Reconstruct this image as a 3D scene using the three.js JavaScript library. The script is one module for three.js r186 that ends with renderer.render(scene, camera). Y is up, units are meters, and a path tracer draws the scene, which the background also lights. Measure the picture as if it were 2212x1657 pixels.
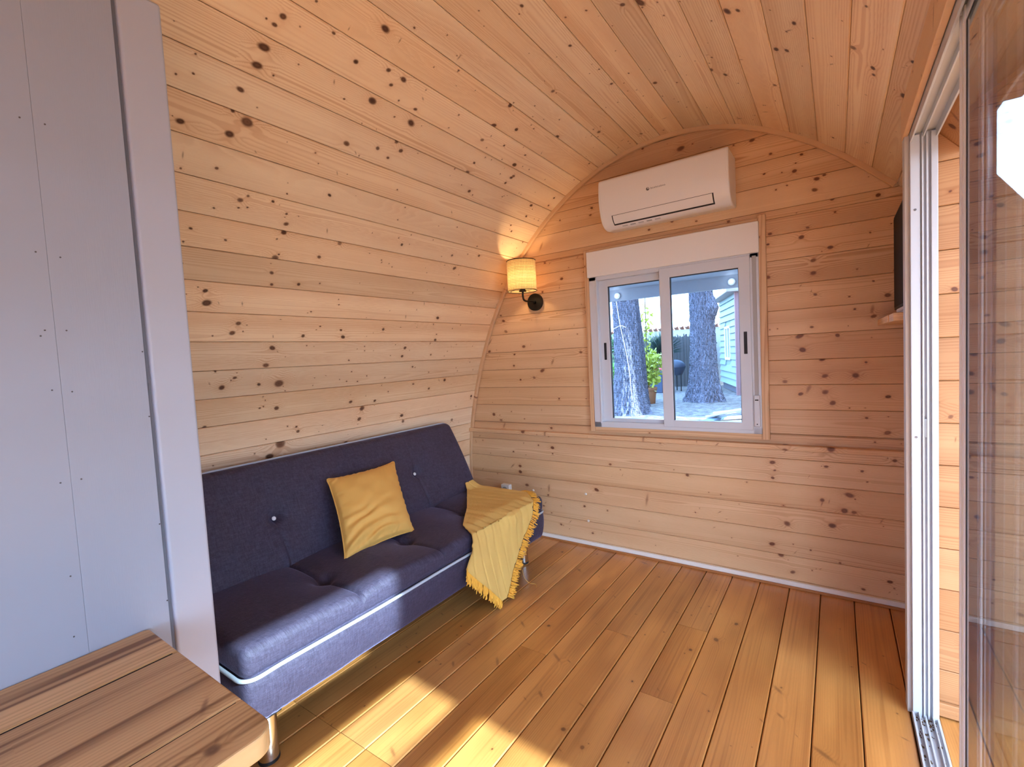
import * as THREE from 'three';
import { mergeGeometries, mergeVertices, toCreasedNormals } from 'three/addons/utils/BufferGeometryUtils.js';
import { RoundedBoxGeometry } from 'three/addons/geometries/RoundedBoxGeometry.js';
import { RectAreaLightUniformsLib } from 'three/addons/lights/RectAreaLightUniformsLib.js';

// ---------------------------------------------------------------- camera, sky, sun, exposure
const scene = new THREE.Scene();
const camera = new THREE.PerspectiveCamera(78.56, 2212 / 1657, 0.03, 300);
camera.position.set(0, 1.25, 0);
camera.rotation.order = 'YXZ';
camera.rotation.set(-0.0555356, 0.607593, -0.0526433);
camera.updateMatrixWorld();

const renderer = new THREE.WebGLRenderer({ antialias: true });
renderer.toneMapping = THREE.LinearToneMapping;
renderer.toneMappingExposure = 1.84;
renderer.shadowMap.enabled = true;

// clear pale sky: a smooth gradient from a bright horizon to a bluer zenith
{
  const W = 64, H = 64, data = new Float32Array(W * H * 4);
  for (let j = 0; j < H; j++) {
    const el = ((j + 0.5) / H - 0.5) * Math.PI, s = Math.max(0, Math.sin(el));
    const k = Math.pow(s, 0.55);
    for (let i = 0; i < W; i++) {
      const o = (j * W + i) * 4;
      data[o] = 0.84 - 0.30 * k; data[o + 1] = 0.98 - 0.16 * k; data[o + 2] = 1.18 + 0.0 * k; data[o + 3] = 1;
    }
  }
  const t = new THREE.DataTexture(data, W, H, THREE.RGBAFormat, THREE.FloatType);
  t.mapping = THREE.EquirectangularReflectionMapping;
  t.magFilter = t.minFilter = THREE.LinearFilter; t.needsUpdate = true;
  scene.background = t; scene.environment = t;
  scene.backgroundIntensity = 6; scene.environmentIntensity = 6;
}
const sun = new THREE.DirectionalLight(new THREE.Color(1.0, 0.93, 0.80), 17);
sun.position.set(10, 6.5, 0.6);
sun.target.position.set(0, 0, 0);
sun.castShadow = true;
sun.shadow.mapSize.set(2048, 2048);
Object.assign(sun.shadow.camera, { left: -12, right: 12, top: 12, bottom: -12, near: 0.1, far: 60 });
sun.shadow.radius = 1.6;
sun.name = 'sun';
scene.add(sun, sun.target);
RectAreaLightUniformsLib.init();

// ---------------------------------------------------------------- helpers
const rng = (a) => () => { a = (a + 0x6d2b79f5) | 0; let t = Math.imul(a ^ (a >>> 15), 1 | a); t = (t + Math.imul(t ^ (t >>> 7), 61 | t)) ^ t; return ((t ^ (t >>> 14)) >>> 0) / 4294967296; };
const V3 = (x, y, z) => new THREE.Vector3(x, y, z);
const V2 = (x, y) => new THREE.Vector2(x, y);
const clamp = (x, a, b) => Math.min(b, Math.max(a, x));
const sstep = (a, b, x) => { const t = clamp((x - a) / (b - a), 0, 1); return t * t * (3 - 2 * t); };
const HASH = new Float32Array(65536);
{ const r = rng(77); for (let i = 0; i < 65536; i++) HASH[i] = r() * 2 - 1; }
function noise(x, y) {
  const xi = Math.floor(x), yi = Math.floor(y), fx = x - xi, fy = y - yi;
  const u = fx * fx * (3 - 2 * fx), v = fy * fy * (3 - 2 * fy);
  const a = (xi & 255) | ((yi & 255) << 8), b = ((xi + 1) & 255) | ((yi & 255) << 8), c = (xi & 255) | (((yi + 1) & 255) << 8), d = ((xi + 1) & 255) | (((yi + 1) & 255) << 8);
  return (HASH[a] * (1 - u) + HASH[b] * u) * (1 - v) + (HASH[c] * (1 - u) + HASH[d] * u) * v;
}
const used = new Map();
function numbered(n) { const k = used.get(n) || 0; used.set(n, k + 1); return k ? n + '_' + String(k).padStart(3, '0') : n; }
function shade(o) { o.traverse((m) => { if (m.isMesh) { m.castShadow = true; m.receiveShadow = true; } }); return o; }
function tag(o, label, category, group) { o.userData.label = label; o.userData.category = category; if (group) o.userData.group = group; return o; }
function thing(name, label, category, pos = [0, 0, 0], rotY = 0, group) {
  const o = new THREE.Group(); o.name = numbered(name); o.position.set(...pos); o.rotation.y = rotY; scene.add(o);
  return tag(o, label, category, group);
}
function structure(name) { const o = new THREE.Group(); o.name = name; o.userData.kind = 'structure'; scene.add(o); return o; }
function part(name, geo, mat, parent, kind) {
  const m = new THREE.Mesh(Array.isArray(geo) ? merge(geo) : geo, mat);
  m.name = numbered(name); m.castShadow = m.receiveShadow = true; parent.add(m);
  if (kind) m.userData.kind = kind;
  return m;
}
function merge(list) {
  const a = list.map((g) => {
    g = g.index ? g.toNonIndexed() : g.clone();
    for (const k of Object.keys(g.attributes)) if (!['position', 'normal', 'uv'].includes(k)) g.deleteAttribute(k);
    if (!g.attributes.uv) g.setAttribute('uv', new THREE.BufferAttribute(new Float32Array(g.attributes.position.count * 2), 2));
    return g;
  });
  return mergeGeometries(a);
}
// a box from corner to corner with its edges rounded a little
function box(x0, x1, y0, y1, z0, z1, r = 0.002) {
  const w = Math.abs(x1 - x0), h = Math.abs(y1 - y0), d = Math.abs(z1 - z0);
  const g = new RoundedBoxGeometry(w, h, d, 1, Math.min(r, w * 0.45, h * 0.45, d * 0.45));
  g.translate((x0 + x1) / 2, (y0 + y1) / 2, (z0 + z1) / 2);
  return g;
}
function plainBox(x0, x1, y0, y1, z0, z1) { const g = new THREE.BoxGeometry(x1 - x0, y1 - y0, z1 - z0); g.translate((x0 + x1) / 2, (y0 + y1) / 2, (z0 + z1) / 2); return g; }
function cyl(r0, r1, h, x, y, z, seg = 24, axis = 'y') {
  const g = new THREE.CylinderGeometry(r0, r1, h, seg);
  if (axis === 'z') g.rotateX(Math.PI / 2); if (axis === 'x') g.rotateZ(Math.PI / 2);
  g.translate(x, y, z); return g;
}
function tube(pts, r, seg = 40, rad = 8, closed = false) { return new THREE.TubeGeometry(new THREE.CatmullRomCurve3(pts.map((p) => V3(...p)), closed), seg, r, rad, closed); }
const std = (o) => new THREE.MeshStandardMaterial(o);
const srgb = (r, g, b) => new THREE.Color().setRGB(r / 255, g / 255, b / 255, THREE.SRGBColorSpace);

// ---------------------------------------------------------------- pine boards: grain, knots, tone, one strip of the texture per board
// boards: how many; len, wid: metres that one strip covers; knots: [board, across 0..1, along m, radius m]
function pineTexture({ W, H, boards, len, wid, seed, light, dark, knot, knots = [], density = 6, big = 0.25, tone = 10, grain = 1.15, streak = 0, smear = 0.12, stain = 0.13, band = 0.2 }) {
  const data = new Uint8Array(W * H * 4), r = rng(seed);
  const px = W / len, hStrip = H / boards, py = hStrip / wid;
  for (let b = 0; b < boards; b++) {
    const j0 = Math.round(b * hStrip), j1 = Math.round((b + 1) * hStrip), n = j1 - j0;
    const disp = new Float32Array(W * n), ink = new Float32Array(W * n), halo = new Float32Array(W * n);
    const list = knots.filter((k) => k[0] === b).map((k) => [k[2], k[1] * wid, k[3], 1.15 + r() * 0.5, (r() - 0.5) * 0.7, 0.75 + r() * 0.25]);
    const count = Math.round(density * len * (0.6 + r() * 0.8));
    for (let i = 0; i < count; i++) {
      const s = r() * len, t = wid * (0.06 + 0.88 * r()), q = r();
      const rad = q < big ? 0.005 + 0.006 * r() : 0.0015 + 0.0025 * r();
      if (r() < smear) list.push([s, t, rad * 0.8, 2.6 + 2 * r(), 0.6 + r() * 0.9, 0.38, 1]);
      else list.push([s, t, rad, 1 + r() * 0.5, (r() - 0.5) * 0.8, 0.55 + r() * 0.4]);
    }
    for (const [s0, t0, rad, stretch, ang, strength, soft] of list) {
      const ca = Math.cos(ang), sa = Math.sin(ang), ext = rad * Math.max(5, stretch * 3);
      const i0 = Math.floor((s0 - ext) * px), i1 = Math.ceil((s0 + ext) * px), k0 = Math.max(0, Math.floor((t0 - ext) * py)), k1 = Math.min(n - 1, Math.ceil((t0 + ext) * py));
      for (let k = k0; k <= k1; k++) for (let ii = i0; ii <= i1; ii++) {
        const i = ((ii % W) + W) % W, ds = ii / px - s0, dt = k / py - t0;
        const a = (ds * ca + dt * sa) / stretch, c = -ds * sa + dt * ca;
        const d = Math.sqrt(a * a + c * c) * (1 + 0.18 * noise(ii * 0.05 + s0 * 90, k * 0.09)), o = k * W + i;
        disp[o] += Math.exp(-(d * d) / (rad * rad * 5)) * rad * 1.6 * Math.sign(dt || 1);
        const core = 1 - (soft ? sstep(rad * 0.2, rad * 1.4, d) : sstep(rad * 0.55, rad * 1.18, d));
        const ringy = soft ? 1 : 0.93 + 0.07 * Math.cos((d / rad) * 9 + s0 * 40) - 0.2 * sstep(0.5, 1, d / rad);
        ink[o] = Math.max(ink[o], core * strength * ringy);
        halo[o] = Math.max(halo[o], Math.exp(-Math.pow(d / (rad * 1.9), 2)) * strength * 0.55);
      }
    }
    const tc = wid * (0.2 + 0.6 * r()), bt = (r() - 0.5) * 2, red = (r() - 0.5) * 2, sp = 0.0042 + r() * 0.004, off = r() * 200, flat = 0.004 + r() * 0.02;
    for (let k = 0; k < n; k++) {
      const t = k / py;
      for (let i = 0; i < W; i++) {
        const s = i / px, o = k * W + i;
        const wob = 0.012 * noise(s * 1.1 + off, b * 7.3) + 0.005 * noise(s * 3.7 + off, t * 14 + b * 3);
        const dd = t - tc + wob + disp[o], pit = flat * (1.3 + 0.9 * noise(s * 0.7 + off, 3.7 + b));
        const ph = Math.sqrt(dd * dd + pit * pit) / sp + 0.35 * noise(s * 2.5 + off, t * 60);
        const p = ph - Math.floor(ph), late = sstep(0.35, 0.86, p) * (1 - sstep(0.9, 1, p));
        const fib = 0.5 * noise(s * 26 + off, t * 1500) + 0.5 * noise(s * 90, t * 2600 + off);
        const cloud = noise(s * 2.3 + off, t * 9 + b * 5) * 0.6 + noise(s * 7 + off, t * 22) * 0.4;
        let m = clamp(late * 0.5 * grain * (0.6 + 0.5 * noise(s * 0.9 + off, t * 25)) + 0.06 * fib + stain * cloud + band * noise(t * 23 + off, s * 0.35 + b) * (1 - 0.3 * late), -0.35, 1);
        if (streak) m += streak * Math.pow(Math.max(0, noise(s * 1.4 + off, t * 130 + b)), 2);
        m = clamp(m + halo[o] * 0.55, -0.3, 1.2);
        const kk = clamp(ink[o], 0, 1), q = ((j0 + k) * W + i) * 4;
        for (let c = 0; c < 3; c++) {
          let v = light[c] + (dark[c] - light[c]) * m + bt * tone + red * tone * (c === 0 ? 0.25 : c === 2 ? -0.45 : -0.1);
          v = v + (knot[c] - v) * kk;
          data[q + c] = clamp(v, 0, 255);
        }
        data[q + 3] = 255;
      }
    }
  }
  const tex = new THREE.DataTexture(data, W, H, THREE.RGBAFormat);
  tex.colorSpace = THREE.SRGBColorSpace; tex.wrapS = tex.wrapT = THREE.RepeatWrapping;
  tex.magFilter = THREE.LinearFilter; tex.minFilter = THREE.LinearMipmapLinearFilter; tex.generateMipmaps = true; tex.needsUpdate = true;
  return tex;
}
// grey noise for bumps and roughness
function grainMap(size, f) {
  const d = new Uint8Array(size * size * 4);
  for (let j = 0; j < size; j++) for (let i = 0; i < size; i++) { const v = clamp(f(i / size, j / size, i, j), 0, 1) * 255, o = (j * size + i) * 4; d[o] = d[o + 1] = d[o + 2] = v; d[o + 3] = 255; }
  const t = new THREE.DataTexture(d, size, size, THREE.RGBAFormat); t.wrapS = t.wrapT = THREE.RepeatWrapping; t.magFilter = THREE.LinearFilter; t.minFilter = THREE.LinearMipmapLinearFilter; t.generateMipmaps = true; t.needsUpdate = true; return t;
}

// ---------------------------------------------------------------- the barrel: joints of its boards in section (x, y), from the left foot over the crown to the right eave
const ZB = -2.706, ZF = 1.3;             // end wall, wall behind the camera
const PITCH = 0.1278;
const JOINTS = [
  [-2.265, 0.02], [-2.288, 0.147], [-2.303, 0.274], [-2.309, 0.401], [-2.307, 0.529], [-2.296, 0.65], [-2.277, 0.773], [-2.251, 0.896], [-2.219, 1.019], [-2.182, 1.14],
  [-2.14, 1.259], [-2.094, 1.376], [-2.042, 1.49], [-1.984, 1.602], [-1.92, 1.71], [-1.85, 1.814], [-1.773, 1.914], [-1.689, 2.008], [-1.598, 2.095], [-1.499, 2.175],
  [-1.394, 2.247], [-1.283, 2.309], [-1.166, 2.36], [-1.045, 2.398], [-0.92, 2.424], [-0.793, 2.434], [-0.666, 2.43], [-0.538, 2.411], [-0.413, 2.376], [-0.292, 2.326],
  [-0.175, 2.262], [-0.064, 2.187], [0.04, 2.103], [0.137, 2.014], [0.226, 1.925], [0.308, 1.828], [0.388, 1.728], [0.459, 1.621], [0.522, 1.51], [0.574, 1.376], [0.62, 1.259], [0.662, 1.14]];
// knots that stand out on the barrel: board, per cent across, centimetres along (z), millimetres of radius
const BARREL_KNOTS = '6 38 -160 12;6 48 -117 15;6 91 -122 26;7 22 -200 11;7 31 -131 9;7 40 -168 11;7 51 -130 6;7 87 -169 16;8 2 -88 8;8 27 -161 10;8 39 -119 12;8 46 -221 7;8 47 -111 5;8 82 -235 12;9 37 -119 20;9 38 -94 13;9 70 -99 7;9 96 -91 5;10 12 -112 13;10 27 -193 10;10 68 -194 11;10 76 -114 11;11 9 -218 11;11 21 -150 11;11 32 -96 12;11 50 -148 7;11 63 -136 5;11 66 -98 10;12 24 -215 10;12 30 -85 15;12 69 -84 9;13 11 -109 7;13 33 -131 4;13 51 -108 8;14 5 -108 14;14 37 -88 5;14 54 -76 5;14 93 -109 10;15 24 -109 9;15 26 -82 4;15 42 -90 4;15 49 -93 4;15 56 -108 5;15 65 -90 9;16 38 -80 6;16 52 -123 7;17 29 -67 11;17 31 -247 7;17 38 -81 13;17 58 -243 6;17 84 -85 17;17 97 -80 7;18 27 -251 7;18 29 -121 11;18 36 -195 10;18 37 -141 6;18 48 -67 4;18 56 -80 9;18 75 -145 11;18 84 -248 11;18 96 -141 10;19 3 -186 10;19 20 -263 8;19 29 -215 7;19 29 -82 13;19 47 -186 7;19 48 -112 4;19 60 -216 9;19 64 -262 8;19 73 -142 14;19 74 -82 14;19 79 -122 15;20 15 -211 13;20 19 -140 8;20 34 -82 7;20 47 -125 7;20 54 -109 10;20 60 -83 10;20 70 -212 6;20 78 -128 11;20 87 -98 5;21 5 -180 12;21 31 -89 5;21 37 -193 10;21 68 -111 13;22 4 -219 12;24 48 -141 7;24 71 -170 7;24 89 -205 9;26 15 -216 12;27 9 -162 17;28 5 -212 10;28 42 -216 9;29 14 -171 13;29 41 -170 9;30 15 -191 9;30 43 -190 9;30 71 -172 8;32 58 -182 8;32 62 -186 6;33 41 -190 11;33 42 -169 8;33 57 -147 8'
  .split(';').map((q) => q.split(' ').map(Number)).map(([b, t, z, r]) => [b, t / 100, z / 100 + 2.75, r / 1000 * 0.9]);
// knots on the end wall: centimetres x, centimetres y, millimetres
const BACK_KNOTS = '-208 130 11;-207 84 14;-196 155 8;-194 151 12;-190 58 8;-187 119 9;-186 127 9;-185 44 15;-185 48 14;-182 109 9;-180 35 14;-178 132 12;-167 22 7;-164 115 15;-163 30 9;-159 76 10;-158 59 7;-158 63 12;-158 186 9;-154 11 7;-152 96 8;-146 174 10;-136 26 8;-131 9 8;-129 151 11;-127 38 14;-124 210 8;-123 214 8;-90 240 8;-88 194 8;-75 196 10;-69 234 17;-46 190 9;-34 228 11;-29 21 12;-29 210 6;-28 56 10;-28 64 13;-28 175 7;-27 60 6;-27 180 10;-26 219 7;-25 16 13;-24 201 6;-22 33 16;-20 8 11;-16 208 10;-15 128 15;-14 121 16;-13 215 7;-12 21 6;-11 180 8;-10 132 7;-9 158 14;-9 164 13;-8 197 11;-7 202 10;-6 72 17;-6 116 11;-5 64 7;-5 100 14;-5 108 12;-4 203 7;-3 35 16;-2 95 15;-2 169 11;-1 191 7;0 17 6;0 185 6;2 43 17;4 51 16;5 145 6;7 108 14;7 139 6;9 6 8;9 63 7;11 88 8;11 114 7;13 173 5;14 135 11;14 151 5;16 189 10;19 12 9;19 98 9;19 144 13;21 69 11'
  .split(';').map((q) => q.split(' ').map(Number));
const WALL_Y0 = 0.039, WALL_P = 0.125, WALL_X0 = -2.36, WALL_L = 2.7, WALL_N = 20;

const PINE = { light: [230, 200, 164], dark: [194, 146, 106], knot: [66, 34, 18] };
const barrelTex = pineTexture({ W: 2048, H: 2040, boards: 34, len: 3.0, wid: PITCH, seed: 11, ...PINE, knots: BARREL_KNOTS, density: 8, big: 0.1, tone: 12, smear: 0.1 });
const backTex = pineTexture({
  W: 2048, H: 2000, boards: WALL_N, len: WALL_L, wid: WALL_P, seed: 23, light: [223, 182, 139], dark: [180, 126, 84], knot: [98, 52, 30],
  knots: BACK_KNOTS.map(([x, y, r]) => { const v = (y / 100 - WALL_Y0) / WALL_P + 1; return [Math.floor(v), v - Math.floor(v), x / 100 - WALL_X0, r / 1000 * 0.8]; }),
  density: 5, big: 0.15, tone: 6, smear: 0.3,
});
const floorTex = pineTexture({ W: 2048, H: 2000, boards: 18, len: 3.0, wid: 0.1335, seed: 37, light: [198, 136, 72], dark: [132, 78, 34], knot: [88, 52, 28], density: 5, big: 0.3, tone: 8, grain: 0.45, streak: 0.35, smear: 0.5, stain: 0.42, band: 0.06 });
const deskTex = pineTexture({ W: 1024, H: 600, boards: 3, len: 1.2, wid: 0.2, seed: 51, light: [204, 168, 120], dark: [136, 100, 62], knot: [74, 46, 30], density: 4, big: 0.3, tone: 4, grain: 0.75, streak: 2.2, smear: 0.1, stain: 0.25,
  knots: [[1, 0.30, 0.30, 0.012], [0, 0.45, 0.42, 0.006], [1, 0.1, 0.55, 0.012]] });

const barrelMat = std({ map: barrelTex, roughness: 0.5 });
const backMat = std({ map: backTex, roughness: 0.48 });
const floorMat = new THREE.MeshPhysicalMaterial({ map: floorTex, roughness: 0.42, clearcoat: 0.35, clearcoatRoughness: 0.22 });
const deskMat = std({ map: deskTex, roughness: 0.5 });
const backing = std({ color: srgb(96, 62, 34), roughness: 0.8 });
const pineTrim = std({ map: backTex, roughness: 0.5 });
const whitePaint = std({ color: srgb(226, 226, 228), roughness: 0.45 });
const whiteAlu = std({ color: srgb(206, 209, 216), roughness: 0.32 });
const blackMat = std({ color: srgb(18, 18, 20), roughness: 0.6 });

// ---------------------------------------------------------------- glass
const glassMat = new THREE.MeshPhysicalMaterial({ color: new THREE.Color(0.72, 0.85, 1.0), roughness: 0.02, transmission: 1, thickness: 0, ior: 1.5 });
const tintGlass = new THREE.MeshPhysicalMaterial({ color: new THREE.Color(0.97, 0.98, 0.96), roughness: 0.02, transmission: 1, thickness: 0, ior: 1.5 });
const gasket = std({ color: srgb(28, 30, 36), roughness: 0.6 });

// one board: cross-section with chamfered edges, run along +z; s = across, n = out of the face
function boardGeo(wid, len, th, ch, uvAt, gap = 0.0009) {
  const P = [[gap, -th], [gap, -ch], [gap + ch, 0], [wid - gap - ch, 0], [wid - gap, -ch], [wid - gap, -th]];
  const pos = [], uv = [];
  const push = (i, z) => { pos.push(P[i][0], P[i][1], z); uv.push(...uvAt(P[i][0] / wid, z)); };
  for (let i = 0; i < 5; i++) { push(i, 0); push(i, len); push(i + 1, 0); push(i + 1, 0); push(i, len); push(i + 1, len); }
  for (const z of [0, len]) for (let i = 1; i < 5; i++) { const t = [0, i, i + 1]; if (z) t.reverse(); t.forEach((q) => push(q, z)); }
  const g = new THREE.BufferGeometry();
  g.setAttribute('position', new THREE.Float32BufferAttribute(pos, 3)); g.setAttribute('uv', new THREE.Float32BufferAttribute(uv, 2));
  g.computeVertexNormals(); return g;
}

// ---------------------------------------------------------------- ceiling and left wall: the barrel's boards
const SPLIT = 17, EAVE = 34;
const wallLeft = structure('wall_left'), ceiling = structure('ceiling');
function shell(name, parent, k0, k1, z0, z1, mat = backing) {
  // backing and outer skin behind the boards, 12 mm to 70 mm outside the joints
  const s = new THREE.Shape(), ins = [], outs = [];
  for (let k = k0; k <= k1; k++) {
    const a = JOINTS[Math.max(0, k - 1)], b = JOINTS[Math.min(JOINTS.length - 1, k + 1)], l = Math.hypot(b[0] - a[0], b[1] - a[1]);
    const nx = -(b[1] - a[1]) / l, ny = (b[0] - a[0]) / l;
    ins.push([JOINTS[k][0] + nx * 0.012, JOINTS[k][1] + ny * 0.012]); outs.push([JOINTS[k][0] + nx * 0.07, JOINTS[k][1] + ny * 0.07]);
  }
  ins.concat(outs.reverse()).forEach((p, i) => (i ? s.lineTo(...p) : s.moveTo(...p)));
  const g = new THREE.ExtrudeGeometry(s, { depth: z1 - z0, bevelEnabled: false }); g.translate(0, 0, z0);
  return part(name, g, mat, parent);
}
shell('backing', wallLeft, 0, SPLIT, ZB - 0.12, ZF + 0.1);
shell('backing', ceiling, SPLIT, EAVE, ZB - 0.12, ZF + 0.1);
for (let k = 0; k < EAVE; k++) {
  const a = JOINTS[k], b = JOINTS[k + 1], w = Math.hypot(b[0] - a[0], b[1] - a[1]), len = ZF - ZB + 0.02;
  const g = boardGeo(w, len, 0.013, 0.0028, (s, z) => [(ZF - z + 2.75) / 3.0, (k + 0.01 + 0.98 * s) / 34]);
  const m = part('plank', g, barrelMat, k < SPLIT ? wallLeft : ceiling);
  const tx = V3((b[0] - a[0]) / w, (b[1] - a[1]) / w, 0), nz = V3(0, 0, -1), nn = nz.clone().cross(tx);
  m.matrixAutoUpdate = true;
  m.quaternion.setFromRotationMatrix(new THREE.Matrix4().makeBasis(tx, nn, nz));
  m.position.set(a[0], a[1], ZF);
}

{
  // last board over the alcove beside the door
  const a = JOINTS[34], b = JOINTS[35], w = Math.hypot(b[0] - a[0], b[1] - a[1]);
  const m = part('plank', boardGeo(w, 0.8, 0.013, 0.0028, (s, z) => [z / 3 + 0.2, (30.02 + 0.9 * s) / 34]), barrelMat, ceiling);
  const tx = V3((b[0] - a[0]) / w, (b[1] - a[1]) / w, 0), nz = V3(0, 0, -1);
  m.quaternion.setFromRotationMatrix(new THREE.Matrix4().makeBasis(tx, nz.clone().cross(tx), nz)); m.position.set(a[0], a[1], -2.005);
}
// ---------------------------------------------------------------- end wall, ledge and wainscot
const archX = (y, side) => {
  // x of the barrel's inner face at height y, left or right of the crown
  const seq = side < 0 ? JOINTS.slice(0, 26) : JOINTS.slice(25);
  for (let i = 0; i < seq.length - 1; i++) { const [x0, y0] = seq[i], [x1, y1] = seq[i + 1]; if ((y - y0) * (y - y1) <= 0) return x0 + (x1 - x0) * (y - y0) / ((y1 - y0) || 1e-9); }
  return side < 0 ? (y < 1 ? -2.265 : -0.8) : (y < 1.3 ? 0.66 : -0.8);
};
const wallBack = structure('wall_back');
const RIGHT = 0.262;
function poly(pts, depth, bevel = 0.0022) {
  const s = new THREE.Shape(); pts.forEach((p, i) => (i ? s.lineTo(...p) : s.moveTo(...p)));
  const g = new THREE.ExtrudeGeometry(s, { depth, bevelEnabled: bevel > 0, bevelSize: bevel, bevelOffset: -bevel, bevelThickness: bevel, bevelSegments: 1 });
  return g;
}
function wallUV(g) {
  const p = g.attributes.position, u = g.attributes.uv;
  for (let i = 0; i < p.count; i++) u.setXY(i, (p.getX(i) - WALL_X0) / WALL_L, ((p.getY(i) - WALL_Y0) / WALL_P + 1) / WALL_N);
  return g;
}
const HOLE = { x0: -1.268, x1: -0.308, y0: 0.785, y1: 1.872 };
{
  const ys = []; for (let j = -1; j < 20; j++) ys.push(WALL_Y0 + j * WALL_P);
  for (let j = 0; j < ys.length - 1; j++) {
    let a = Math.max(ys[j], 0.0), b = Math.min(ys[j + 1], 2.46);
    const edges = [a, ...[0.72, HOLE.y0, HOLE.y1].filter((y) => y > a + 0.002 && y < b - 0.002), b];
    for (let e = 0; e < edges.length - 1; e++) {
      const y0 = edges[e], y1 = edges[e + 1], front = y1 <= 0.721 ? ZB : ZB - 0.018;
      if (y1 - y0 < 0.003) continue;
      const L = [], R = [], g2 = 0.0007;
      for (let q = 0; q <= 4; q++) { const y = y0 + g2 + (y1 - y0 - 2 * g2) * q / 4; if (y > 2.43) continue; L.push([archX(y, -1) - 0.006, y]); R.push([Math.min(archX(y, 1) + 0.006, RIGHT), y]); }
      if (L.length < 2) continue;
      const full = L.concat(R.reverse());
      const cut = (x0, x1) => full.map(([x, y]) => [clamp(x, x0, x1), y]);
      const inHole = y0 < HOLE.y1 - 0.001 && y1 > HOLE.y0 + 0.001;
      const pieces = inHole ? [cut(-9, HOLE.x0), cut(HOLE.x1, 9)] : [full];
      for (let pts of pieces) {
        pts = pts.filter((p, i) => i === 0 || Math.hypot(p[0] - pts[i - 1][0], p[1] - pts[i - 1][1]) > 1e-4);
        const g = poly(pts, 0.013, 0.0022); g.translate(0, 0, front - 0.0152);
        part('plank', wallUV(g), backMat, wallBack);
      }
    }
  }
  const s = new THREE.Shape(); s.moveTo(-2.34, -0.1);
  for (let k = 0; k < JOINTS.length - 4; k++) s.lineTo(JOINTS[k][0] * 1.0 - (k < 20 ? 0.03 : 0), JOINTS[k][1] + 0.012);
  s.lineTo(0.46, -0.1); s.closePath();
  const h = new THREE.Path(); h.moveTo(HOLE.x0, HOLE.y0); h.lineTo(HOLE.x1, HOLE.y0); h.lineTo(HOLE.x1, HOLE.y1); h.lineTo(HOLE.x0, HOLE.y1); h.closePath(); s.holes.push(h);
  const g = new THREE.ExtrudeGeometry(s, { depth: 0.06, bevelEnabled: false }); g.translate(0, 0, ZB - 0.12);
  part('backing', g, backing, wallBack);
}
{
  // narrow ledge on top of the wainscot
  const t = structure('trim_1');
  const g = box(-2.31, 0.255, 0.711, 0.737, ZB - 0.03, ZB + 0.02, 0.004);
  const p = g.attributes.position, u = g.attributes.uv; for (let i = 0; i < p.count; i++) u.setXY(i, (p.getX(i) - WALL_X0) / WALL_L, (3.3 + (p.getZ(i) - ZB) * 6 + (p.getY(i) - 0.72) * 6) / WALL_N);
  part('ledge', g, pineTrim, t);
}
{
  // thin bead that follows the arch on the end wall
  const t = structure('trim_2'), pts = [];
  for (let k = 0; k <= EAVE; k++) pts.push(JOINTS[k]);
  const inner = [], outer = [], curve = new THREE.CatmullRomCurve3(pts.map((p) => V3(p[0], p[1], 0)));
  const s = new THREE.Shape();
  for (let i = 0; i <= 120; i++) { const p = curve.getPoint(i / 120), d = curve.getTangent(i / 120); outer.push([p.x - d.y * 0.002, p.y + d.x * 0.002]); inner.push([p.x + d.y * 0.022, p.y - d.x * 0.022]); }
  outer.concat(inner.reverse()).forEach((p, i) => (i ? s.lineTo(...p) : s.moveTo(...p)));
  const g = new THREE.ExtrudeGeometry(s, { depth: 0.014, bevelEnabled: true, bevelSize: 0.003, bevelOffset: -0.003, bevelThickness: 0.003, bevelSegments: 1 });
  g.translate(0, 0, ZB - 0.012);
  const p = g.attributes.position, u = g.attributes.uv; for (let i = 0; i < p.count; i++) u.setXY(i, p.getY(i) / 2.7 + p.getX(i) / 5, 0.415 + p.getZ(i) * 0.01);
  part('bead', g, pineTrim, t);
}
{
  const b = structure('baseboard_back');
  part('white_strip', box(-2.24, 0.25, 0.012, 0.036, ZB, ZB + 0.014, 0.003), std({ color: srgb(236, 228, 220), roughness: 0.5 }), b);
  part('pine_strip', box(-2.24, 0.25, 0.0, 0.012, ZB, ZB + 0.018, 0.002), std({ color: srgb(176, 112, 62), roughness: 0.6 }), b);
}

// ---------------------------------------------------------------- floor
{
  const f = structure('floor');
  part('subfloor', plainBox(-2.34, 0.262, -0.12, -0.021, ZB - 0.12, ZF + 0.1), backing, f);
  const FP = 0.1335, x0 = 0.054 - 16 * FP - 0.1335;
  const butts = { 12: [-2.096], 6: [], 13: [-1.596] };
  for (let k = 0; k < 19; k++) {
    const xa = x0 + k * FP, last = xa > 0.15;
    const w = last ? 0.262 - xa : FP;
    const cuts = [ZB, ...(k <= 9 && k >= 3 ? [-0.893] : []), ...(k === 12 ? [-2.096, -1.596] : []), ...(k === 8 ? [-1.604] : []), ...(k === 10 ? [-1.9] : []), last ? -1.987 : ZF].sort((p, q) => p - q);
    for (let c = 0; c < cuts.length - 1; c++) {
      const len = cuts[c + 1] - cuts[c] - 0.0016, zs = cuts[c + 1] - 0.0008, sh = c * 0.37;
      // run from the near end away from the camera: across = +x, up = +y, along = -z
      const g = boardGeo(w, len, 0.02, 0.0032, (s, z) => [0.002 + z / 3.0, (((k * 7 + c * 5) % 18) + 0.01 + 0.98 * s * (w / FP)) / 18], 0.0016);
      const m = part('floorboard', g, floorMat, f);
      m.quaternion.setFromRotationMatrix(new THREE.Matrix4().makeBasis(V3(1, 0, 0), V3(0, 1, 0), V3(0, 0, 1)));
      m.position.set(xa, 0, cuts[c] + 0.0008);
    }
  }
}

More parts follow.
